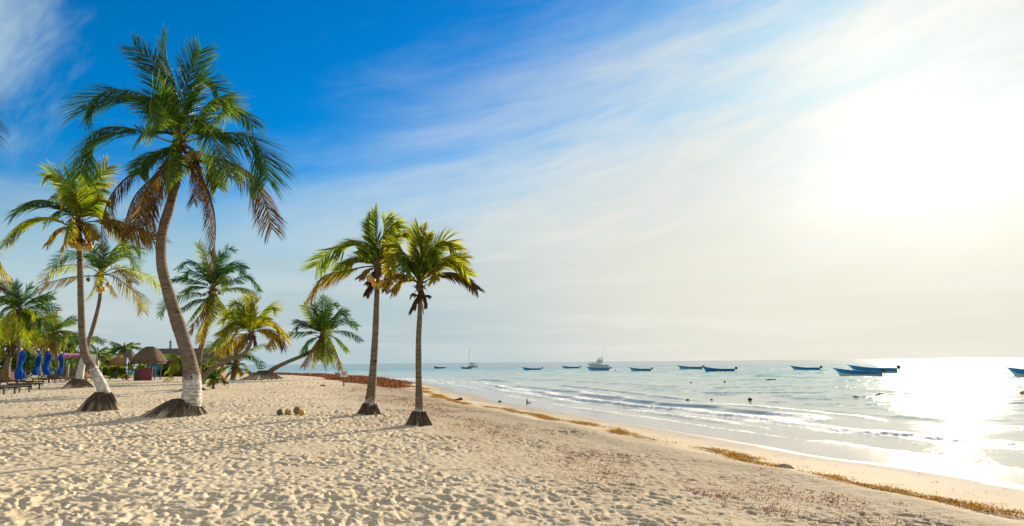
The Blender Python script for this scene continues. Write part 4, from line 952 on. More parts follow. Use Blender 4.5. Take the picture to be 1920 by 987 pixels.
# round huts behind
for px, d_, wpx, top, eave, lb in ((240, 132, 34, 659, 679, 'round thatched hut roof with dark walls behind the hammock'), (199, 140, 28, 662, 676, 'smaller thatched hut behind the round thatch sunshade')):
    b = at(px, 700, d_); b.z = tz(b.x, b.y); mp = d_ / FPX
    hh = empty('thatched_hut', b, lb, 'hut')
    ze = at(px, eave, d_).z - b.z; zt_ = at(px, top, d_).z - b.z
    MB().lathe([(wpx * mp * .36, -.1), (wpx * mp * .36, ze + .25)], n=20).build('wall', M['wood_dark'], hh, True)
    thatch_roof(wpx * mp, wpx * mp, zt_ - ze, ze, .06, seed=int(px)).build('thatch_roof', M['thatch_grey'], hh, True)
# sunshade
b = at(221, 704, 100); b.z = tz(b.x, b.y); mp = 100 / FPX
ss = empty('thatch_sunshade', b, 'round golden thatch sunshade on a wooden post', 'sunshade')
ze = at(221, 684, 100).z - b.z; zt_ = at(221, 667, 100).z - b.z
MB().tube([(0, 0, -.1), (0, 0, zt_ - .1)], .06, 8).build('post', M['wood'], ss)
cap = MB(); n = 48; rng = random.Random(8); rg = [rng.random() for _ in range(n)]
cap.lathe([(1.15, ze - .1), (1.18, ze + .35), (.95, ze + .72), (.55, zt_ - .25), (.16, zt_ - .02), (.03, zt_)], n=n, wob=lambda q, t: 1 + .05 * (rg[int(q / 6.284 * n) % n] - .5)).build('thatch_cap', M['thatch_gold'], ss, True)
# hammock
hp0 = at(236.6, 705, 86); hp1 = at(251, 707, 84); hp0.z = tz(hp0.x, hp0.y); hp1.z = tz(hp1.x, hp1.y)
def striped_post(base, h_, label):
    r = empty('hammock_post', base, label, 'post'); MB().tube([(0, 0, -.2), (0, 0, h_)], .07, 8).build('pole', M['white_paint'], r)
    for k, z in enumerate((.35, .95, 1.5)):
        MB().tube([(0, 0, z), (0, 0, z + .28)], .078, 8).build('band', M['hammock'], r)
    return r
striped_post(hp0, 2.55, 'taller blue and white banded hammock post'); striped_post(hp1, 2.0, 'shorter blue and white banded hammock post')
a = hp0 + Vector((0, 0, 1.15)); c = hp1 + Vector((0, 0, 1.15)); mid = (a + c) / 2
hm = empty('hammock', mid, 'blue hammock slung between two banded posts', 'hammock'); V = []; Fc = []
for i in range(15):
    t = i / 14; q = a.lerp(c, t) - mid - Vector((0, 0, .75 * 4 * t * (1 - t))); wd = .06 + .38 * math.sin(math.pi * t) ** .7
    for j in range(7):
        s = j / 6 * 2 - 1; V.append(q + Vector((0, s * wd, .30 * s * s * math.sin(math.pi * t))))
for i in range(14):
    for j in range(6): Fc.append((i * 7 + j, i * 7 + j + 1, i * 7 + j + 8, i * 7 + j + 7))
mesh_obj('cloth', V, Fc, M['hammock'], hm, True)
rp = MB(); rp.tube([hp0 + Vector((0, 0, 2.45)) - mid, hp0.lerp(hp1, .35) + Vector((0, 0, 1.95)) - mid, hp0.lerp(hp1, .7) + Vector((0, 0, 1.85)) - mid, hp1 + Vector((0, 0, 1.95)) - mid], .03, 6).build('rope', M['white_paint'], hm, True)
# folded umbrellas
def lathe_umb(seed):
    rng = random.Random(seed); root = empty('folded_umbrella', (0, 0, 0), 'x', 'umbrella', 'folded blue umbrellas by the loungers')
    MB().tube([(0, 0, -.1), (0, 0, 2.72)], .03, 8).build('pole', M['pole'], root)
    MB().lathe([(.05, 2.68), (.055, 2.74), (.035, 2.82), (.01, 2.84)], n=10).build('finial', M['white_paint'], root, True)
    return root
def umb_canopy(root, prof, seed, lean=(0, 0)):
    rng = random.Random(seed); ph = rng.uniform(0, 6)
    n = 40; mb = MB(); q0 = len(prof); P = []
    for i in range(30):
        f = i / 29 * (q0 - 1); k = min(q0 - 2, int(f)); t = f - k; t = t * t * (3 - 2 * t); P.append(tuple(prof[k][c] * (1 - t) + prof[k + 1][c] * t for c in (0, 1)))
    mb.lathe(P, n=n, wob=lambda q, t: .78 + .16 * math.sin(8 * q + ph + 3 * t) * (.3 + .7 * math.sin(math.pi * min(1, t))) + .10 * math.sin(3 * q + 11 * t + ph))
    for v in mb.V:
        z = v.z; v.x += lean[0] * (z - 1.4) + .05 * math.sin(z * 4 + ph); v.y += lean[1] * (z - 1.4)
    mb.build('canopy', M['blue_cloth'], root, True)
    zt = prof[0][1]
    return root
UP = [[(.30, .40), (.42, .55), (.40, .85), (.25, 1.18), (.17, 1.45), (.22, 1.9), (.29, 2.25), (.20, 2.5), (.05, 2.7)],
      [(.12, .62), (.30, .72), (.28, 1.05), (.21, 1.3), (.24, 1.7), (.30, 2.2), (.20, 2.5), (.05, 2.7)],
      [(.22, .62), (.28, .75), (.31, 1.05), (.22, 1.4), (.24, 1.85), (.33, 2.2), (.22, 2.45), (.05, 2.7)],
      [(.20, .55), (.25, .7), (.26, 1.0), (.19, 1.3), (.21, 1.8), (.30, 2.2), (.20, 2.5), (.05, 2.7)]]
for (px, d_, top, k, ln, lb) in ((37, 61, 653, 0, (.06, 0), 'folded blue umbrella with a bulging tied lower half, beside the bright young palm'), (68, 70, 654, 1, (.07, 0), 'folded blue umbrella leaning a little, its hem kicked out, next to the bulging one'),
                             (86.5, 72, 654, 2, (0, 0), 'folded dark blue umbrella standing straight with a flared hem, third along'), (113, 78, 660, 3, (0, 0), 'slimmest folded blue umbrella, in front of the pink awning')):
    b = at(px, 700, d_); b.z = tz(b.x, b.y); u = lathe_umb(k); u.location = b; u['label'] = lb; umb_canopy(u, UP[k], k, ln)
    s = (at(px, top, d_).z - b.z) / 2.84; u.scale = (s, s, s)
# loungers
def make_lounger():
    root = empty('sun_lounger', (0, 0, 0), 'x', 'sun lounger', 'dark wooden sun loungers in rows')
    sl_ = MB()
    for i in range(13): sl_.box((-.06 - i * .152, 0, .385), (.125, .66, .03), bev=.006)
    sl_.build('slat_bed', M['wood_dark'], root)
    for s in (-1, 1): MB().box((-.98, s * .36, .34), (2.0, .05, .11), bev=.008).build('side_rail', M['wood_dark'], root)
    for x in (-.06, -1.9):
        for s in (-1, 1): MB().box((x, s * .30, .14), (.08, .07, .34), bev=.006).build('leg', M['wood_dark'], root)
    MB().box((-1.0, 0, .27), (.06, .64, .06), bev=.006).build('cross_bar', M['wood_dark'], root)
    return root
lg = make_lounger()
spots = [(19, 739.5, 'nearest dark wooden lounger cut off by the edge of the view'), (47, 736, 'dark wooden lounger second from the open sand'), (67, 730, 'dark wooden lounger third from the open sand, in the front row'),
         (74, 724, 'dark wooden lounger fourth along the front row'), (98, 718, 'dark wooden lounger in front of the second umbrella pole, farthest of the front row'), (40, 721, 'dark wooden lounger at the foot of the bulging folded umbrella'),
         (119, 716.5, 'dark wooden lounger between the third and fourth umbrella poles'), (133, 714.5, 'dark wooden lounger in front of the wooden post'), (158, 715, 'dark wooden lounger behind the whitewashed foot of the crossing trunk'), (168, 713.5, 'dark wooden lounger farthest along, behind the crossing trunks'), (108, 711, 'dark wooden lounger under the slimmest umbrella')]
for i, (px, py, lb) in enumerate(spots):
    p = gpt(px, py); rz = math.radians(-14) if i < 6 else math.radians(-8); sc = 1.08
    if i == 0: o = lg; o.location = p; o.rotation_euler = (0, 0, rz); o.scale = (sc,) * 3; o['label'] = lb
    else: o = dup(lg, p, rz, lb, scale=sc)
# awning
b = at(124, 700, 98); b.z = tz(b.x, b.y); mp = 98 / FPX
aw = empty('awning', b, 'pink and lilac cloth awning on thin posts', 'awning')
x0, x1 = -28 * mp, 41 * mp; zt_ = at(124, 660.5, 98).z - b.z; zl = at(124, 671, 98).z - b.z
def sheet(name, pts, nx, ny, mat, parent, sag=.0, th=.02):
    V = []; Fc = []; P00, P10, P11, P01 = [Vector(q) for q in pts]
    for s in (0, 1):
        for i in range(nx + 1):
            for j in range(ny + 1):
                u, v = i / nx, j / ny; q = (P00.lerp(P10, u)).lerp(P01.lerp(P11, u), v); q.z -= sag * 4 * u * (1 - u) + .03 * math.sin(u * 18) * v + s * th; V.append(q)
    m = (nx + 1) * (ny + 1)
    for i in range(nx):
        for j in range(ny):
            a = i * (ny + 1) + j; f = (a, a + ny + 1, a + ny + 2, a + 1); Fc.append(f); Fc.append(tuple(x + m for x in reversed(f)))
    return mesh_obj(name, V, Fc, mat, parent, True)
sheet('roof_cloth', [(x0, 1.4, zt_), (x1, 1.4, zt_ - .25), (x1, -1.0, zl + .35), (x0, -1.0, zl + .42)], 16, 6, M['lilac'], aw, .05)
sheet('front_cloth', [(x0, -1.01, zl + .42), (x1, -1.01, zl + .34), (x1, -1.12, zl - .02), (x0, -1.12, zl + .08)], 16, 3, M['pink'], aw, .05)
for x in (x0, (x0 + x1) / 2, x1):
    for y in (-1.0, 1.35): MB().tube([(x, y, -.1), (x, y, zl + .3 if y < 0 else zt_ - .1)], .035, 6).build('post', M['iron'], aw)
# notice board (blank white face with a few pale blue lines, unreadable in the photo)
b = at(171, 700, 92); b.z = tz(b.x, b.y); mp = 92 / FPX
nb_ = empty('notice_board', b, 'white notice board in a black frame behind the crossing trunks', 'notice board')
zt_ = at(171, 664, 92).z - b.z; zb = at(171, 691, 92).z - b.z; wd = 15 * mp
MB().box((0, 0, (zt_ + zb) / 2), (wd, .05, zt_ - zb), bev=.01).build('panel', M['white_paint'], nb_)
ln = MB()
for k, (z, l) in enumerate(((.62, .5), (.55, .62), (.48, .4))): ln.box((0.0, -.03, zb + (zt_ - zb) * z), (wd * l, .012, .05))
ln.build('blue_lettering', M['hull_pale'], nb_)
fm_ = MB(); fm_.box((wd / 2 + .04, 0, zt_ / 2), (.09, .09, zt_ + .1)); fm_.box((-wd / 2 - .04, 0, zt_ / 2), (.09, .09, zt_ + .1)); fm_.box((0, 0, zt_ + .03), (wd + .17, .092, .07)); fm_.build('frame', M['black'], nb_)
def post(name, px, ytop, depth, r, mat, label, cat='post'):
    b = at(px, 700, depth); b.z = tz(b.x, b.y); h_ = at(px, ytop, depth).z - b.z
    mb = MB(); mb.tube([(0, 0, -.2), (.01, 0, h_ * .5), (0, 0, h_ - .02), (0, 0, h_)], [r * 1.05, r, r * .95, r * .7], 9)
    return tag(mb.build(name, mat, None, True, loc=b), label, cat)
post('wooden_post', 126.5, 682, 80, .14, M['wood_grey'], 'thick weathered wooden post by the slimmest folded umbrella')
post('wooden_post', 182.5, 676, 86, .07, M['pole'], 'pale slim post beside the white notice board')
post('wooden_post', 190, 688, 84, .05, M['wood_grey'], 'short grey stake near the white notice board')
# brown bank under the awning and a low deck platform
def bank(name, label, cat, px0, px1, depth, h_, mat, seed, wid=3.0, kind=None):
    a = at(px0, 700, depth); c = at(px1, 700, depth); rng = random.Random(seed); n = 40; m = 10; V = []; Fc = []
    mid = (a + c) / 2; mid.z = tz(mid.x, mid.y)
    for i in range(n + 1):
        u = i / n
        for j in range(m + 1):
            v = j / m * 2 - 1; x = (u - .5) * (c.x - a.x); y = v * wid / 2
            z = h_ * (1 - v * v) * math.sin(math.pi * min(1, max(0, u))) ** .5 * (.6 + .8 * float(vnoise(x * 1.1 + seed, y * 1.1, seed))) - .08; V.append((x, y, z))
    for i in range(n):
        for j in range(m): q = i * (m + 1) + j; Fc.append((q, q + m + 1, q + m + 2, q + 1))
    return tag(mesh_obj(name, V, Fc, mat, None, False, loc=mid), label, cat, kind=kind)
bank('leaf_litter_bank', 'brown bank of dry litter under the pink awning', 'bank', 96, 168, 90, 1.5, M['soil'], 5)
bank('leaf_litter_bank', 'dark bank of dry litter at the edge behind the first umbrella', 'bank', -25, 36, 74, 1.4, M['soil'], 6)
# radio mast
b = at(316.5, 696, 260); b.z = 0; h_ = at(316.5, 636, 260).z
ms = MB(); r = .55
for k in range(3):
    q = k * 2.094; ms.tube([(r * math.cos(q), r * math.sin(q), -.3), (r * .45 * math.cos(q), r * .45 * math.sin(q), h_ * .86)], .10, 5)
for i in range(14):
    z0, z1 = h_ * .86 * i / 14, h_ * .86 * (i + 1) / 14
    for k in range(3):
        q, q2 = k * 2.094, (k + 1) * 2.094; ra = r * (1 - .55 * i / 14); rb = r * (1 - .55 * (i + 1) / 14)
        ms.tube([(ra * math.cos(q), ra * math.sin(q), z0), (rb * math.cos(q2), rb * math.sin(q2), z1)], .06, 4)
ms.box((0, 0, h_ * .90), (.9, .5, .7), bev=.05); ms.tube([(0, 0, h_ * .84), (0, 0, h_)], .08, 5)
tag(ms.build('radio_mast', M['iron'], loc=b), 'thin dark lattice mast rising behind the thatched hut roof', 'mast')
# warning sign
p = gpt(644.5, 724.5); mp = p.y / FPX
sg = empty('warning_sign', p, 'small white sign with red heading on a brown post by the seaweed bank', 'sign', rz=.1)
zt_ = at(644.5, 696, p.y).z - p.z; zb = at(644.5, 707, p.y).z - p.z; wd = 13.5 * mp
MB().box((0, 0.03, (zb) / 2), (.11, .06, zb + .2)).build('post', M['wood'], sg)
MB().box((0, -.02, (zt_ + zb) / 2), (wd, .03, zt_ - zb), bev=.005).build('panel', M['white_paint'], sg)
hd = MB(); hh_ = zt_ - zb
hd.box((0, -.04, zt_ - hh_ * .17), (wd * .92, .008, hh_ * .2)); hd.box((0, -.04, zb + hh_ * .17), (wd * .8, .008, hh_ * .10)); hd.build('red_lettering', M['orange'], sg)
l2 = MB()
for z in (.36, .48, .60): l2.box((0, -.04, zb + hh_ * z), (wd * (.7 - .2 * (z > .5)), .008, hh_ * .06))
l2.build('dark_lettering', M['wood_dark'], sg)
# volleyball net
q0 = gpt(480.5, 699.5); q1 = q0 + Vector((4.6, 6, 0)); q1 = at(515, 699, q0.y + 4); q1.z = tz(q1.x, q1.y)
mid = (q0 + q1) / 2; nt_ = empty('beach_net', mid, 'green beach net strung between two poles in front of the sea', 'net')
hN = at(480.5, 684, q0.y).z - q0.z
for q, k in ((q0, 1.0), (q1, 1.25)): MB().tube([q - mid - Vector((0, 0, .2)), q - mid + Vector((0, 0, hN * k))], .05, 6).build('pole', M['wood'], nt_)
mb = MB()
for i in range(15):
    t = i / 14; a = q0.lerp(q1, t) - mid; mb.tube([a + Vector((0, 0, hN * .12)), a + Vector((0, 0, hN * .97))], .012, 4)
for j in range(9):
    z = hN * (.12 + .85 * j / 8); mb.tube([q0 - mid + Vector((0, 0, z)), q1 - mid + Vector((0, 0, z))], .014 if j not in (0, 8) else .03, 4)
mb.build('mesh_panel', M['net'], nt_)
q = gpt(535.5, 701.5); h_ = at(535.5, 690, q.y).z - q.z
tag(MB().tube([(0, 0, -.2), (0, 0, h_)], .04, 6).build('marker_pole', M['wood_grey'], loc=q), 'thin bare pole standing alone by the water beyond the leaning palm', 'pole')

# ---------------------------------------------------------------- boats
def hull_secs(L, B, hb_, hs_, n=22, draft=.25, sheer=1.0):
    secs = []
    for i in range(n + 1):
        s = i / n; x = L * s - L * .5
        b = B / 2 * (0.82 + 0.18 * min(1, s / .35)) * max(0.0, 1 - max(0, (s - .38) / .62) ** 2.4) ** .9
        zs = hs_ + (hb_ - hs_) * max(0, (s - .25) / .75) ** 2.2 * sheer
        zk = -draft + (draft + zs * .93) * max(0, (s - .80) / .20) ** 2.2
        secs.append((x, max(b, .012), zs, zk))
    return secs
def make_boat(name, L, B, hb_, hs_, up, low, inside, seats=3, motor=True, stripe=None, tilt=-.75, sr=(.52, .64)):
    root = empty(name, (0, 0, 0), 'x', 'boat', 'small boats moored off the beach')
    S_ = hull_secs(L, B, hb_, hs_); n = len(S_)
    def shell(f0, f1, out=0.0):
        mb = MB()
        for sgn in (-1, 1):
            b = len(mb.V); K = 5
            for (x, bb, zs, zk) in S_:
                for k in range(K + 1):
                    f = f0 + (f1 - f0) * k / K; yy = bb * min(1, (f ** .55) * .90 + .10 * f) + out
                    xx = x + (0.10 * L * (f - .45) if x > L * .30 else 0) * max(0, (x / L - .30) / .20) ** 2
                    mb.V.append(Vector((xx, sgn * yy, zk + (zs - zk) * f)))
            for i in range(n - 1):
                for k in range(K):
                    a = b + i * (K + 1) + k; q = (a, a + K + 1, a + K + 2, a + 1); mb.F.append(q if sgn > 0 else q[::-1])
        return mb
    shell(0, .62).build('hull', low, root, True)
    shell(.62, 1.0, .004).build('sheer_strake', up, root, True)
    if stripe is not None: shell(sr[0], sr[1], .014).build('stripe', stripe, root, True)
    x, bb, zs, zk = S_[0]
    MB().box((x - .005, 0, (zs * .8 + zk) / 2 + .02), (.06, bb * 1.75, (zs * .8 - zk) * .82), bev=.01).build('transom', up, root)
    fl = MB(); V = []
    for (x, b2, z2, zk2) in S_[:-2]: V += [(x, -b2 * .88, z2 * .42), (x, b2 * .88, z2 * .42)]
    fl.add(V, [(2 * i, 2 * i + 2, 2 * i + 3, 2 * i + 1) for i in range(len(V) // 2 - 1)]); fl.build('deck', inside, root)
    rm = MB()
    for s in (-1, 1): rm.tube([(x + (.10 * L * .55 if x > L * .30 else 0) * max(0, (x / L - .30) / .20) ** 2, s * b2, z2 + .01) for (x, b2, z2, zk2) in S_], .035, 6)
    rm.build('gunwale', up, root, True)
    for k in range(seats):
        i = int(n * (.22 + .2 * k)); x, b2, z2, zk2 = S_[i]; MB().box((x, 0, z2 * .78), (.28, b2 * 1.8, .04), bev=.008).build('seat', inside, root)
    x, b2, z2, _ = S_[int(n * .86)]
    bc = MB(); V = []
    for (x, b2, z2, zk2) in S_[int(n * .8):]:
        xx = x + (.10 * L * .55) * max(0, (x / L - .30) / .20) ** 2; V += [(xx, -b2 * .96, z2 - .02), (xx, b2 * .96, z2 - .02)]
    bc.add(V, [(2 * i, 2 * i + 2, 2 * i + 3, 2 * i + 1) for i in range(len(V) // 2 - 1)]).build('bow_deck', up, root)
    if motor:
        zt = hs_ * .8; ro = Matrix.Rotation(tilt, 3, 'Y'); pv = Vector((-L / 2 - .10, 0, zt))
        cow = MB(); cow.box((-.10, 0, .42), (.50, .36, .48), bev=.12); cow.V = [ro @ (v * 1.3) + pv for v in cow.V]
        mo = cow.build('outboard_motor', M['black'], root, True)
        lg_ = MB(); lg_.box((-.02, 0, -.02), (.16, .12, .5), bev=.02); lg_.box((-.03, 0, -.42), (.12, .06, .5), bev=.015); lg_.box((-.08, 0, -.62), (.42, .10, .10), bev=.03); lg_.V = [ro @ (v * 1.3) + pv for v in lg_.V]; lg_.build('motor_leg', M['black'], mo)
        pr = MB()
        for k in range(3):
            q = k * 2.094; pr.box((-.30, math.cos(q) * .09, -.62 + math.sin(q) * .09), (.02, .07 + .06 * abs(math.cos(q)), .07 + .06 * abs(math.sin(q))))
        pr.V = [ro @ (v * 1.3) + pv for v in pr.V]; pr.build('propeller', M['iron'], mo)
    return root
def sea_at(px, py): return onplane(px, py, SEA)
panga = make_boat('motor_skiff', 7.4, 1.9, 1.25, .68, M['hull_blue'], M['hull_pale'], M['boat_in'])
panga_w = make_boat('motor_skiff', 7.4, 1.9, 1.30, .72, M['hull_blue'], M['hull_white'], M['hull_white'], stripe=M['hull_blue'])
panga_b = make_boat('motor_skiff', 7.4, 1.8, 1.30, .62, M['hull_blue'], M['hull_blue'], M['boat_in'])
panga_g = make_boat('motor_skiff', 6.2, 1.8, 1.15, .62, M['hull_green'], M['hull_green'], M['yellow'])
panga_y = make_boat('motor_skiff', 5.6, 1.9, 1.2, .75, M['hull_blue'], M['hull_green'], M['yellow'], stripe=M['yellow'])
used = set()
boats = [  # proto, bow px, stern px, waterline py, label
 (panga_g, 812, 836, 691.3, 'yellow green motor boat, the first afloat beyond the shoreline palms', 3.0), (panga_y, 863, 884, 692, 'short blue and yellow motor boat in front of the sailing boat', 3.25),
 (panga, 978, 1015, 694.6, 'blue motor boat moored alone between the sailing boat and the cabin cruiser', 3.1), (panga, 1053, 1087, 691.6, 'small blue motor boat moored just before the cabin cruiser', 3.08),
 (panga_w, 1099, 1143, 695.2, 'white bottomed blue motor boat moored in front of the cabin cruiser', 3.12), (panga, 1179, 1221, 695.9, 'blue motor boat moored just past the cabin cruiser', 3.1),
 (panga, 1270, 1317, 692.8, 'blue motor boat whose stern is hidden by a nearer boat bow', 3.1), (panga_b, 1316, 1377, 697.2, 'all blue motor boat with a high bow overlapping a farther stern', 3.06),
 (panga_w, 1482, 1537, 695.2, 'blue and white motor boat moored alone before the sun glitter', 3.1), (panga_w, 1563, 1652, 705.0, 'nearest blue and white motor boat at the edge of the sun glitter', 3.12),
 (panga_w, 1592, 1680, 699.3, 'pale blue motor boat with a bow post, just behind the nearest one', 3.08), (panga_w, 1889, 1992, 706.5, 'white boat entering the view past the sun glitter', 3.15),
 (panga_g, 481, 496, 692.0, 'small far boat seen through the green beach net', 3.1)]
LEN = {panga: 7.9, panga_w: 7.9, panga_b: 7.9, panga_g: 6.7, panga_y: 6.1}
for pr, x0, x1, wy, lb, rz in boats:
    p = sea_at((x0 + x1) / 2, wy); s = (x1 - x0) * (ray((x0 + x1) / 2, wy).y * 0 + p.y / FPX) / LEN[pr]
    p.z = SEA + .02
    if pr in used: o = dup(pr, p, rz, lb, scale=s)
    else: used.add(pr); o = pr; o.location = p; o.rotation_euler = (0, 0, rz); o.scale = (s,) * 3; o['label'] = lb
    o.name = 'motor_skiff'
# beached / shallow boat behind the sign
p = sea_at(633, 703.5); bb_ = make_boat('rowing_boat', 4.2, 1.7, 1.0, .7, M['hull_blue'], M['hull_white'], M['hull_white'], 2, False); bb_.location = (p.x, p.y, SEA + .05); bb_.rotation_euler = (0, 0, 2.5)
s = 17 * p.y / FPX / 4.0; bb_.scale = (s,) * 3; bb_['label'] = 'small white and blue boat at the water edge behind the sign'; bb_['group'] = 'boats at the water edge'
# cabin cruiser
p = sea_at(1122, 692.3); mp = p.y / FPX
L = 41 * mp
cr = make_boat('cabin_cruiser', L * .94, L * .30, L * .27, L * .19, M['hull_white'], M['hull_white'], M['hull_white'], 0, False, stripe=M['yellow'], sr=(.76, .86))
cr.location = (p.x, p.y, SEA); cr.rotation_euler = (0, 0, 3.12); cr['label'] = 'white cabin cruiser with a yellow stripe, flying bridge and two long rods'; cr['group'] = 'larger boats moored off the beach'
h0 = L * .19
MB().box((L * .05, 0, h0 + L * .045), (L * .50, L * .22, L * .13), bev=L * .03).build('cabin', M['hull_white'], cr, True)
MB().box((L * .05, 0, h0 + L * .055), (L * .38, L * .215, L * .035), bev=L * .01).build('window', M['glass'], cr)
fb = MB(); fb.box((-L * .07, 0, h0 + L * .17), (L * .30, L * .20, L * .15), bev=L * .04).build('flying_bridge', M['hull_white'], cr, True)
MB().box((L * .02, 0, h0 + L * .19), (L * .03, L * .17, L * .05), Matrix.Rotation(-.4, 3, 'Y')).build('windscreen', M['glass'], cr)
MB().box((-L * .12, 0, h0 + L * .315), (L * .20, L * .19, L * .018), bev=L * .006).build('sun_top', M['hull_blue'], cr)
for x, y in ((-.04, .08), (-.04, -.08), (-.2, .08), (-.2, -.08)): MB().tube([(L * x, L * y, h0 + L * .16), (L * (x - .01), L * y, h0 + L * .31)], L * .006, 5).build('top_strut', M['pole'], cr)
for y in (-1, 1): MB().tube([(-L * .10, y * L * .10, h0 + L * .10), (-L * .18, y * L * .13, h0 + L * .45), (-L * .30, y * L * .16, h0 + L * .93)], [L * .0024, L * .002, L * .0014], 5).build('outrigger_rod', M['white_paint'], cr)
rl_ = MB()
for x in (.28, .35, .42): rl_.tube([(L * x, L * .06, h0 + L * .05), (L * x, L * .06, h0 + L * .12)], L * .004, 4)
rl_.tube([(L * .26, L * .06, h0 + L * .12), (L * .44, L * .05, h0 + L * .13)], L * .004, 4); rl_.build('bow_rail', M['pole'], cr)
# sailing boat
p = sea_at(887, 689.2); mp = p.y / FPX; L = 22 * mp
sb = make_boat('sailing_boat', L * .9, L * .28, L * .17, L * .13, M['hull_white'], M['hull_white'], M['hull_white'], 0, False)
sb.location = (p.x, p.y, SEA); sb.rotation_euler = (0, 0, .05); sb['label'] = 'white sailing boat with a bare tall mast and red sail cover'; sb['group'] = 'larger boats moored off the beach'
MB().box((-L * .05, 0, L * .17), (L * .36, L * .16, L * .10), bev=L * .03).build('cabin', M['hull_white'], sb, True)
MB().box((-L * .05, 0, L * .18), (L * .28, L * .163, L * .03)).build('window', M['glass'], sb)
mh = at(880.5, 652, p.y).z - SEA; mx = at(880.5, 680, p.y).x - p.x
MB().tube([(mx, 0, L * .1), (mx, 0, mh)], [L * .016, L * .010], 8).build('mast', M['pole'], sb)
MB().tube([(mx, 0, L * .30), (mx + L * .55, 0, L * .27)], L * .012, 6).build('boom', M['pole'], sb)
MB().tube([(mx + L * .02, 0, L * .33), (mx + L * .3, 0, L * .33), (mx + L * .52, 0, L * .30)], [L * .04, L * .035, L * .02], 8).build('sail_cover', M['redcloth'], sb, True)
st_ = MB(); st_.tube([(mx, 0, mh * .97), (L * .46, 0, L * .16)], L * .003, 4); st_.tube([(mx, 0, mh * .97), (-L * .46, 0, L * .16)], L * .003, 4); st_.build('stay', M['iron'], sb)

# floats and flotsam
def floatball(px, py, r, mat, label, name='mooring_buoy', cat='buoy', group='buoys and flotsam on the water', sq=(1.3, 1, .8)):
    p = sea_at(px, py); p.z = SEA + r * .5 + .03; rg2 = random.Random(int(px))
    mb = MB(); mb.ball((0, 0, 0), r, 9, sq); mb.tube([(0, 0, r * .5), (0, 0, r * sq[2] * 1.25)], r * .15, 5)
    for v in mb.V: v *= 1 + .12 * (float(vnoise(v.x * 9, v.y * 9 + v.z * 7, int(px))) - .5)
    return tag(mb.build(name, mat, None, True, loc=p), label, cat, group)
floatball(1289.7, 753, .10, M['coco_b'], 'brown float nearest the broken green wave, first of three in a line'); floatball(1334.5, 752.5, .08, M['hull_dark'], 'dark float, middle of the three in a line'); floatball(1406.5, 751.5, .11, M['wood_dark'], 'dark square-looking float, last of three in a line')
floatball(1296, 719, .10, M['hull_dark'], 'small dark float far out below the overlapping boats'); floatball(1359, 717.5, .11, M['hull_dark'], 'small dark float below the all blue motor boat'); floatball(1361.5, 699.5, .22, M['orange'], 'orange buoy beside the all blue motor boat')
floatball(1546, 748.5, .06, M['hull_dark'], 'tiny dark float on its own before the sun glitter'); floatball(1605, 747, .11, M['hull_dark'], 'dark float with a twin lump at the edge of the glitter', sq=(1.9, 1, .7)); floatball(1621, 746.5, .08, M['hull_dark'], 'dark float next to the twin lumps'); floatball(1154, 695.5, .16, M['hull_dark'], 'dark float between the cabin cruiser and the next boat'); floatball(1918, 739, .14, M['orange'], 'orange float at the edge of the view beyond the glitter')
p = sea_at(1661, 743.5); q = sea_at(1643, 744.5); q2 = sea_at(1680, 742)
mb = MB(); mb.tube([q - p, (q - p) * .5 + Vector((0, 0, .08)), Vector((0, 0, .05)), (q2 - p) * .5, q2 - p], [.05, .07, .03, .025, .015], 7); tag(mb.build('floating_branch', M['wood_dark'], None, True, loc=Vector((p.x, p.y, SEA + .11))), 'dark drifting branch with a thick end at the edge of the glitter', 'driftwood')
p = sea_at(1446, 714.3); mb = MB(); mb.tube([(-.7, 0, 0), (-.2, .1, .05), (.4, 0, .06), (.9, .1, 0)], [.03, .07, .07, .02], 7); tag(mb.build('floating_branch', M['wood_dark'], None, True, loc=Vector((p.x, p.y, SEA + .10))), 'thin dark drifting branch far out beneath the lone blue and white boat', 'driftwood')
# on the wet sand
p = gpt(988, 756); h_ = .26; mb = MB(); mb.tube([(0, 0, -.05), (.01, 0, h_ * .6), (.0, 0, h_)], [.06, .045, .03], 7); mb.tube([(0, 0, .02), (.16, .05, .03), (.3, .06, .02)], [.035, .03, .01], 6)
tag(mb.build('driftwood_stub', M['coco_b'], None, True, loc=p), 'upright reddish brown driftwood stub standing in the wet sand', 'driftwood')
p = gpt(859, 752); mb = MB(); mb.tube([(-.35, 0, .03), (0, .05, .08), (.25, 0, .12)], [.02, .06, .08], 7); tag(mb.build('driftwood_log', M['wood_dark'], None, True, loc=p), 'dark driftwood log on the wet sand below the seaweed line', 'driftwood')
p = gpt(937.5, 755); mb = MB().ball((0, 0, .05), .08, 8, (1.3, 1, .9)); tag(mb.build('pebble', M['hull_dark'], None, True, loc=p), 'dark lump on the wet sand near the upright stub', 'stone')
def lump(name, px, py, r, mat, label, cat, sq=(1, 1, .6), seed=0):
    p = gpt(px, py); mb = MB().ball((0, 0, 0), r, 14, sq)
    for v in mb.V: v *= 1 + .35 * (float(fbm(v.x * 4 / r * .3 + seed, v.y * 4 / r * .3 + v.z * 3 / r * .3, seed, 3)) - .5)
    return tag(mb.build(name, mat, None, True, loc=p + Vector((0, 0, r * sq[2] * .35))), label, cat)
lump('sand_lump', 1470, 878, .11, M['lump'], 'grey brown sand covered lump in the yellow seaweed line', 'stone', (1.4, 1, .55), 3)
lump('sand_lump', 1486, 880, .032, M['wood_dark'], 'dark chunk beside the grey lump in the seaweed line', 'stone', (1.3, 1, .8), 4)
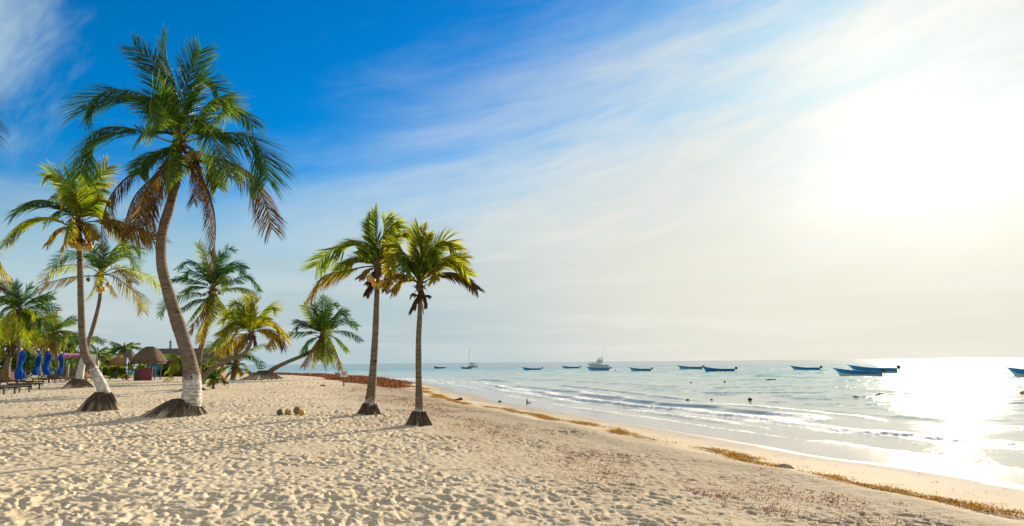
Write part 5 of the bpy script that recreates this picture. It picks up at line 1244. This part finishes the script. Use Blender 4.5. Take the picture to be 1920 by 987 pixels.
for px, py, r, mt, lb in ((525, 778.5, .105, 'coco_g', 'dark green fallen coconut, first of the four on the sand'), (540, 777.5, .10, 'coco_y', 'yellow fallen coconut standing apart between the green and brown ones'), (557, 777, .125, 'coco_b', 'brown fallen coconut, biggest of the four on the sand'), (566, 779.5, .10, 'coco_y', 'yellow fallen coconut touching the brown one')):
    p = gpt(px, py); rg2 = random.Random(int(px)); o = coconut(None, (0, 0, 0), r, M[mt], (0, 0, 0), rg2, 'fallen_coconut'); o.location = p + Vector((0, 0, r * .85)); o.rotation_euler = (1.2, .2, px); tag(o, lb, 'coconut', 'coconuts lying on the sand')
lump('shell', 224, 778, .055, M['white_paint'], 'white shell on the sand beside the second tallest palm', 'shell', (1, 1, .8), 7)
lump('shell', 252.5, 775.5, .04, M['white_paint'], 'tiny white shell between the two big root mounds', 'shell', (1.2, 1, .7), 8)
lump('sand_lump', 605, 724, .16, M['wood_dark'], 'dark lump on the sand in front of the sign', 'stone', (1.4, 1, .5), 9)

# ---------------------------------------------------------------- seaweed
def weedmesh(name, pts, size, mat, label, cat, seed, flat=.5):
    rng = np.random.default_rng(seed); n = len(pts); P = np.array(pts)
    a = rng.uniform(0, 6.283, n); e = rng.normal(0, flat, n); l = size * rng.uniform(.5, 1.5, n) * P[:, 3]
    d = np.stack([np.cos(a) * np.cos(e), np.sin(a) * np.cos(e), np.sin(e)], -1)
    b = np.stack([-np.sin(a), np.cos(a), rng.normal(0, .5, n)], -1) * (l * rng.uniform(.18, .42, n))[:, None]
    c = P[:, :3]; V = np.stack([c - d * l[:, None] * .5, c + b, c + d * l[:, None] * .5, c - b], 1).reshape(-1, 3)
    F = np.arange(4 * n).reshape(-1, 4); t = np.repeat(np.clip(rng.normal(.5, .25, n), 0, 1), 4)
    o = mesh_obj(name, V, F.tolist(), mat, attrs=dict(tint=t)); tag(o, label, cat, kind='stuff'); return o
rng = np.random.default_rng(5)
def along(y, u):
    s = float(np.interp(y, _yy, _sl)); s = max(s, -3); nn = math.sqrt(1 + s * s); return float(shore_x(np.array(y))) - u * nn, y
def line_u(y): return 5.9 + 0.9 * (float(vnoise(y / 3.2, 1.0, 401)) - .5) + .5 * (float(vnoise(y / .9, 2.0, 402)) - .5)
pts = []
ys = np.exp(rng.uniform(math.log(7.0), math.log(75), 1500))
for y in ys:
    k = float(fbm(np.array(y / 1.1), np.array(3.0), 403, 3))
    if k < .43 and rng.random() < .85: continue
    w_ = .06 + .36 * max(0, k - .40); uc = line_u(y) + rng.normal(0, w_)
    m = int(rng.integers(10, 70)); r = rng.uniform(.02, .10) * (1 + y / 50)
    for _ in range(m):
        x, yq = along(y + rng.normal(0, r * 1.2), uc + rng.normal(0, r)); pts.append((x, yq, tz(x, yq) + .03 + abs(rng.normal(0, .3)) * r * .7, 1.0 + y / 40))
for _ in range(900):
    y = math.exp(rng.uniform(math.log(7), math.log(60))); x, yq = along(y, rng.uniform(3.2, 7.5))
    if rng.random() < .4:
        for _k in range(6): pts.append((x + rng.normal(0, .05), yq + rng.normal(0, .05), tz(x, yq) + .015 + rng.random() * .03, .8 + y / 50))
weedmesh('yellow_seaweed', pts, .021, M['weed_y'], 'yellow seaweed washed up in a broken line along the damp sand', 'seaweed', 1, .6)
pts = []
for _ in range(2300):
    y = math.exp(rng.uniform(math.log(6.0), math.log(95))); u = rng.choice([rng.normal(8.6, .7), rng.normal(10.2, .8), rng.uniform(7, 15)], p=[.45, .35, .2])
    k = float(fbm(np.array(y / 2.2 + u * .3), np.array(u / 1.2), 411, 3))
    if k < .56 and rng.random() < .97: continue
    m = int(rng.integers(8, 40)); r = rng.uniform(.03, .13) * (1 + y / 60)
    for _k in range(m):
        x, yq = along(y + rng.normal(0, r * 1.5), u + rng.normal(0, r)); pts.append((x, yq, tz(x, yq) + .025 + abs(rng.normal(0, .02)), 1.0 + y / 45))
for _ in range(300):
    y = math.exp(rng.uniform(math.log(6.0), math.log(60))); x, yq = along(y, rng.uniform(7, 24)); pts.append((x, yq, tz(x, yq) + .02, .8 + y / 50))
weedmesh('dry_seaweed', pts, .019, M['weed_r'], 'dry red brown seaweed scraps scattered on the upper beach', 'seaweed', 2, .4)
# the heaped bank
V = []; Fc = []; n = 150; m = 26; fp = []
for i in range(n + 1):
    y = 52 + (140 - 52) * (i / n) ** 1.15
    for j in range(m + 1):
        v = j / m * 2 - 1; u = 7.2 + 1.8 * float(sstep(48, 66, y)) + (.5 + 3.3 * float(sstep(54, 76, y))) * v + 1.4 * (float(vnoise(y / 6, 3.0, 421)) - .5) + 1.5 * float(sstep(80, 130, y))
        x, yq = along(y, u); env = max(0, 1 - v * v) ** .6 * float(sstep(52, 72, y)) * float(1 - sstep(128, 140, y))
        z = tz(x, yq) - .06 + env * (.10 + .36 * float(fbm(np.array(x / 1.6), np.array(y / 3.0), 422, 4))); V.append((x, yq, z))
        if env > .1:
            for _ in range(8): fp.append((x + rng.normal(0, .3), yq + rng.normal(0, .4), z + .03 + rng.random() * .07, 3.0))
for i in range(n):
    for j in range(m): q = i * (m + 1) + j; Fc.append((q, q + 1, q + m + 2, q + m + 1))
tag(mesh_obj('seaweed_bank', V, Fc, M['weed_bank'], None, True), 'thick heaped bank of rust brown seaweed along the shore behind the sign', 'seaweed', kind='stuff')
weedmesh('loose_seaweed', fp, .07, M['weed_r'], 'loose rust brown seaweed strands on top of the heaped bank', 'seaweed', 4, .5)
# second thin streak of weed inland of the bank
print('objects', len(bpy.data.objects))
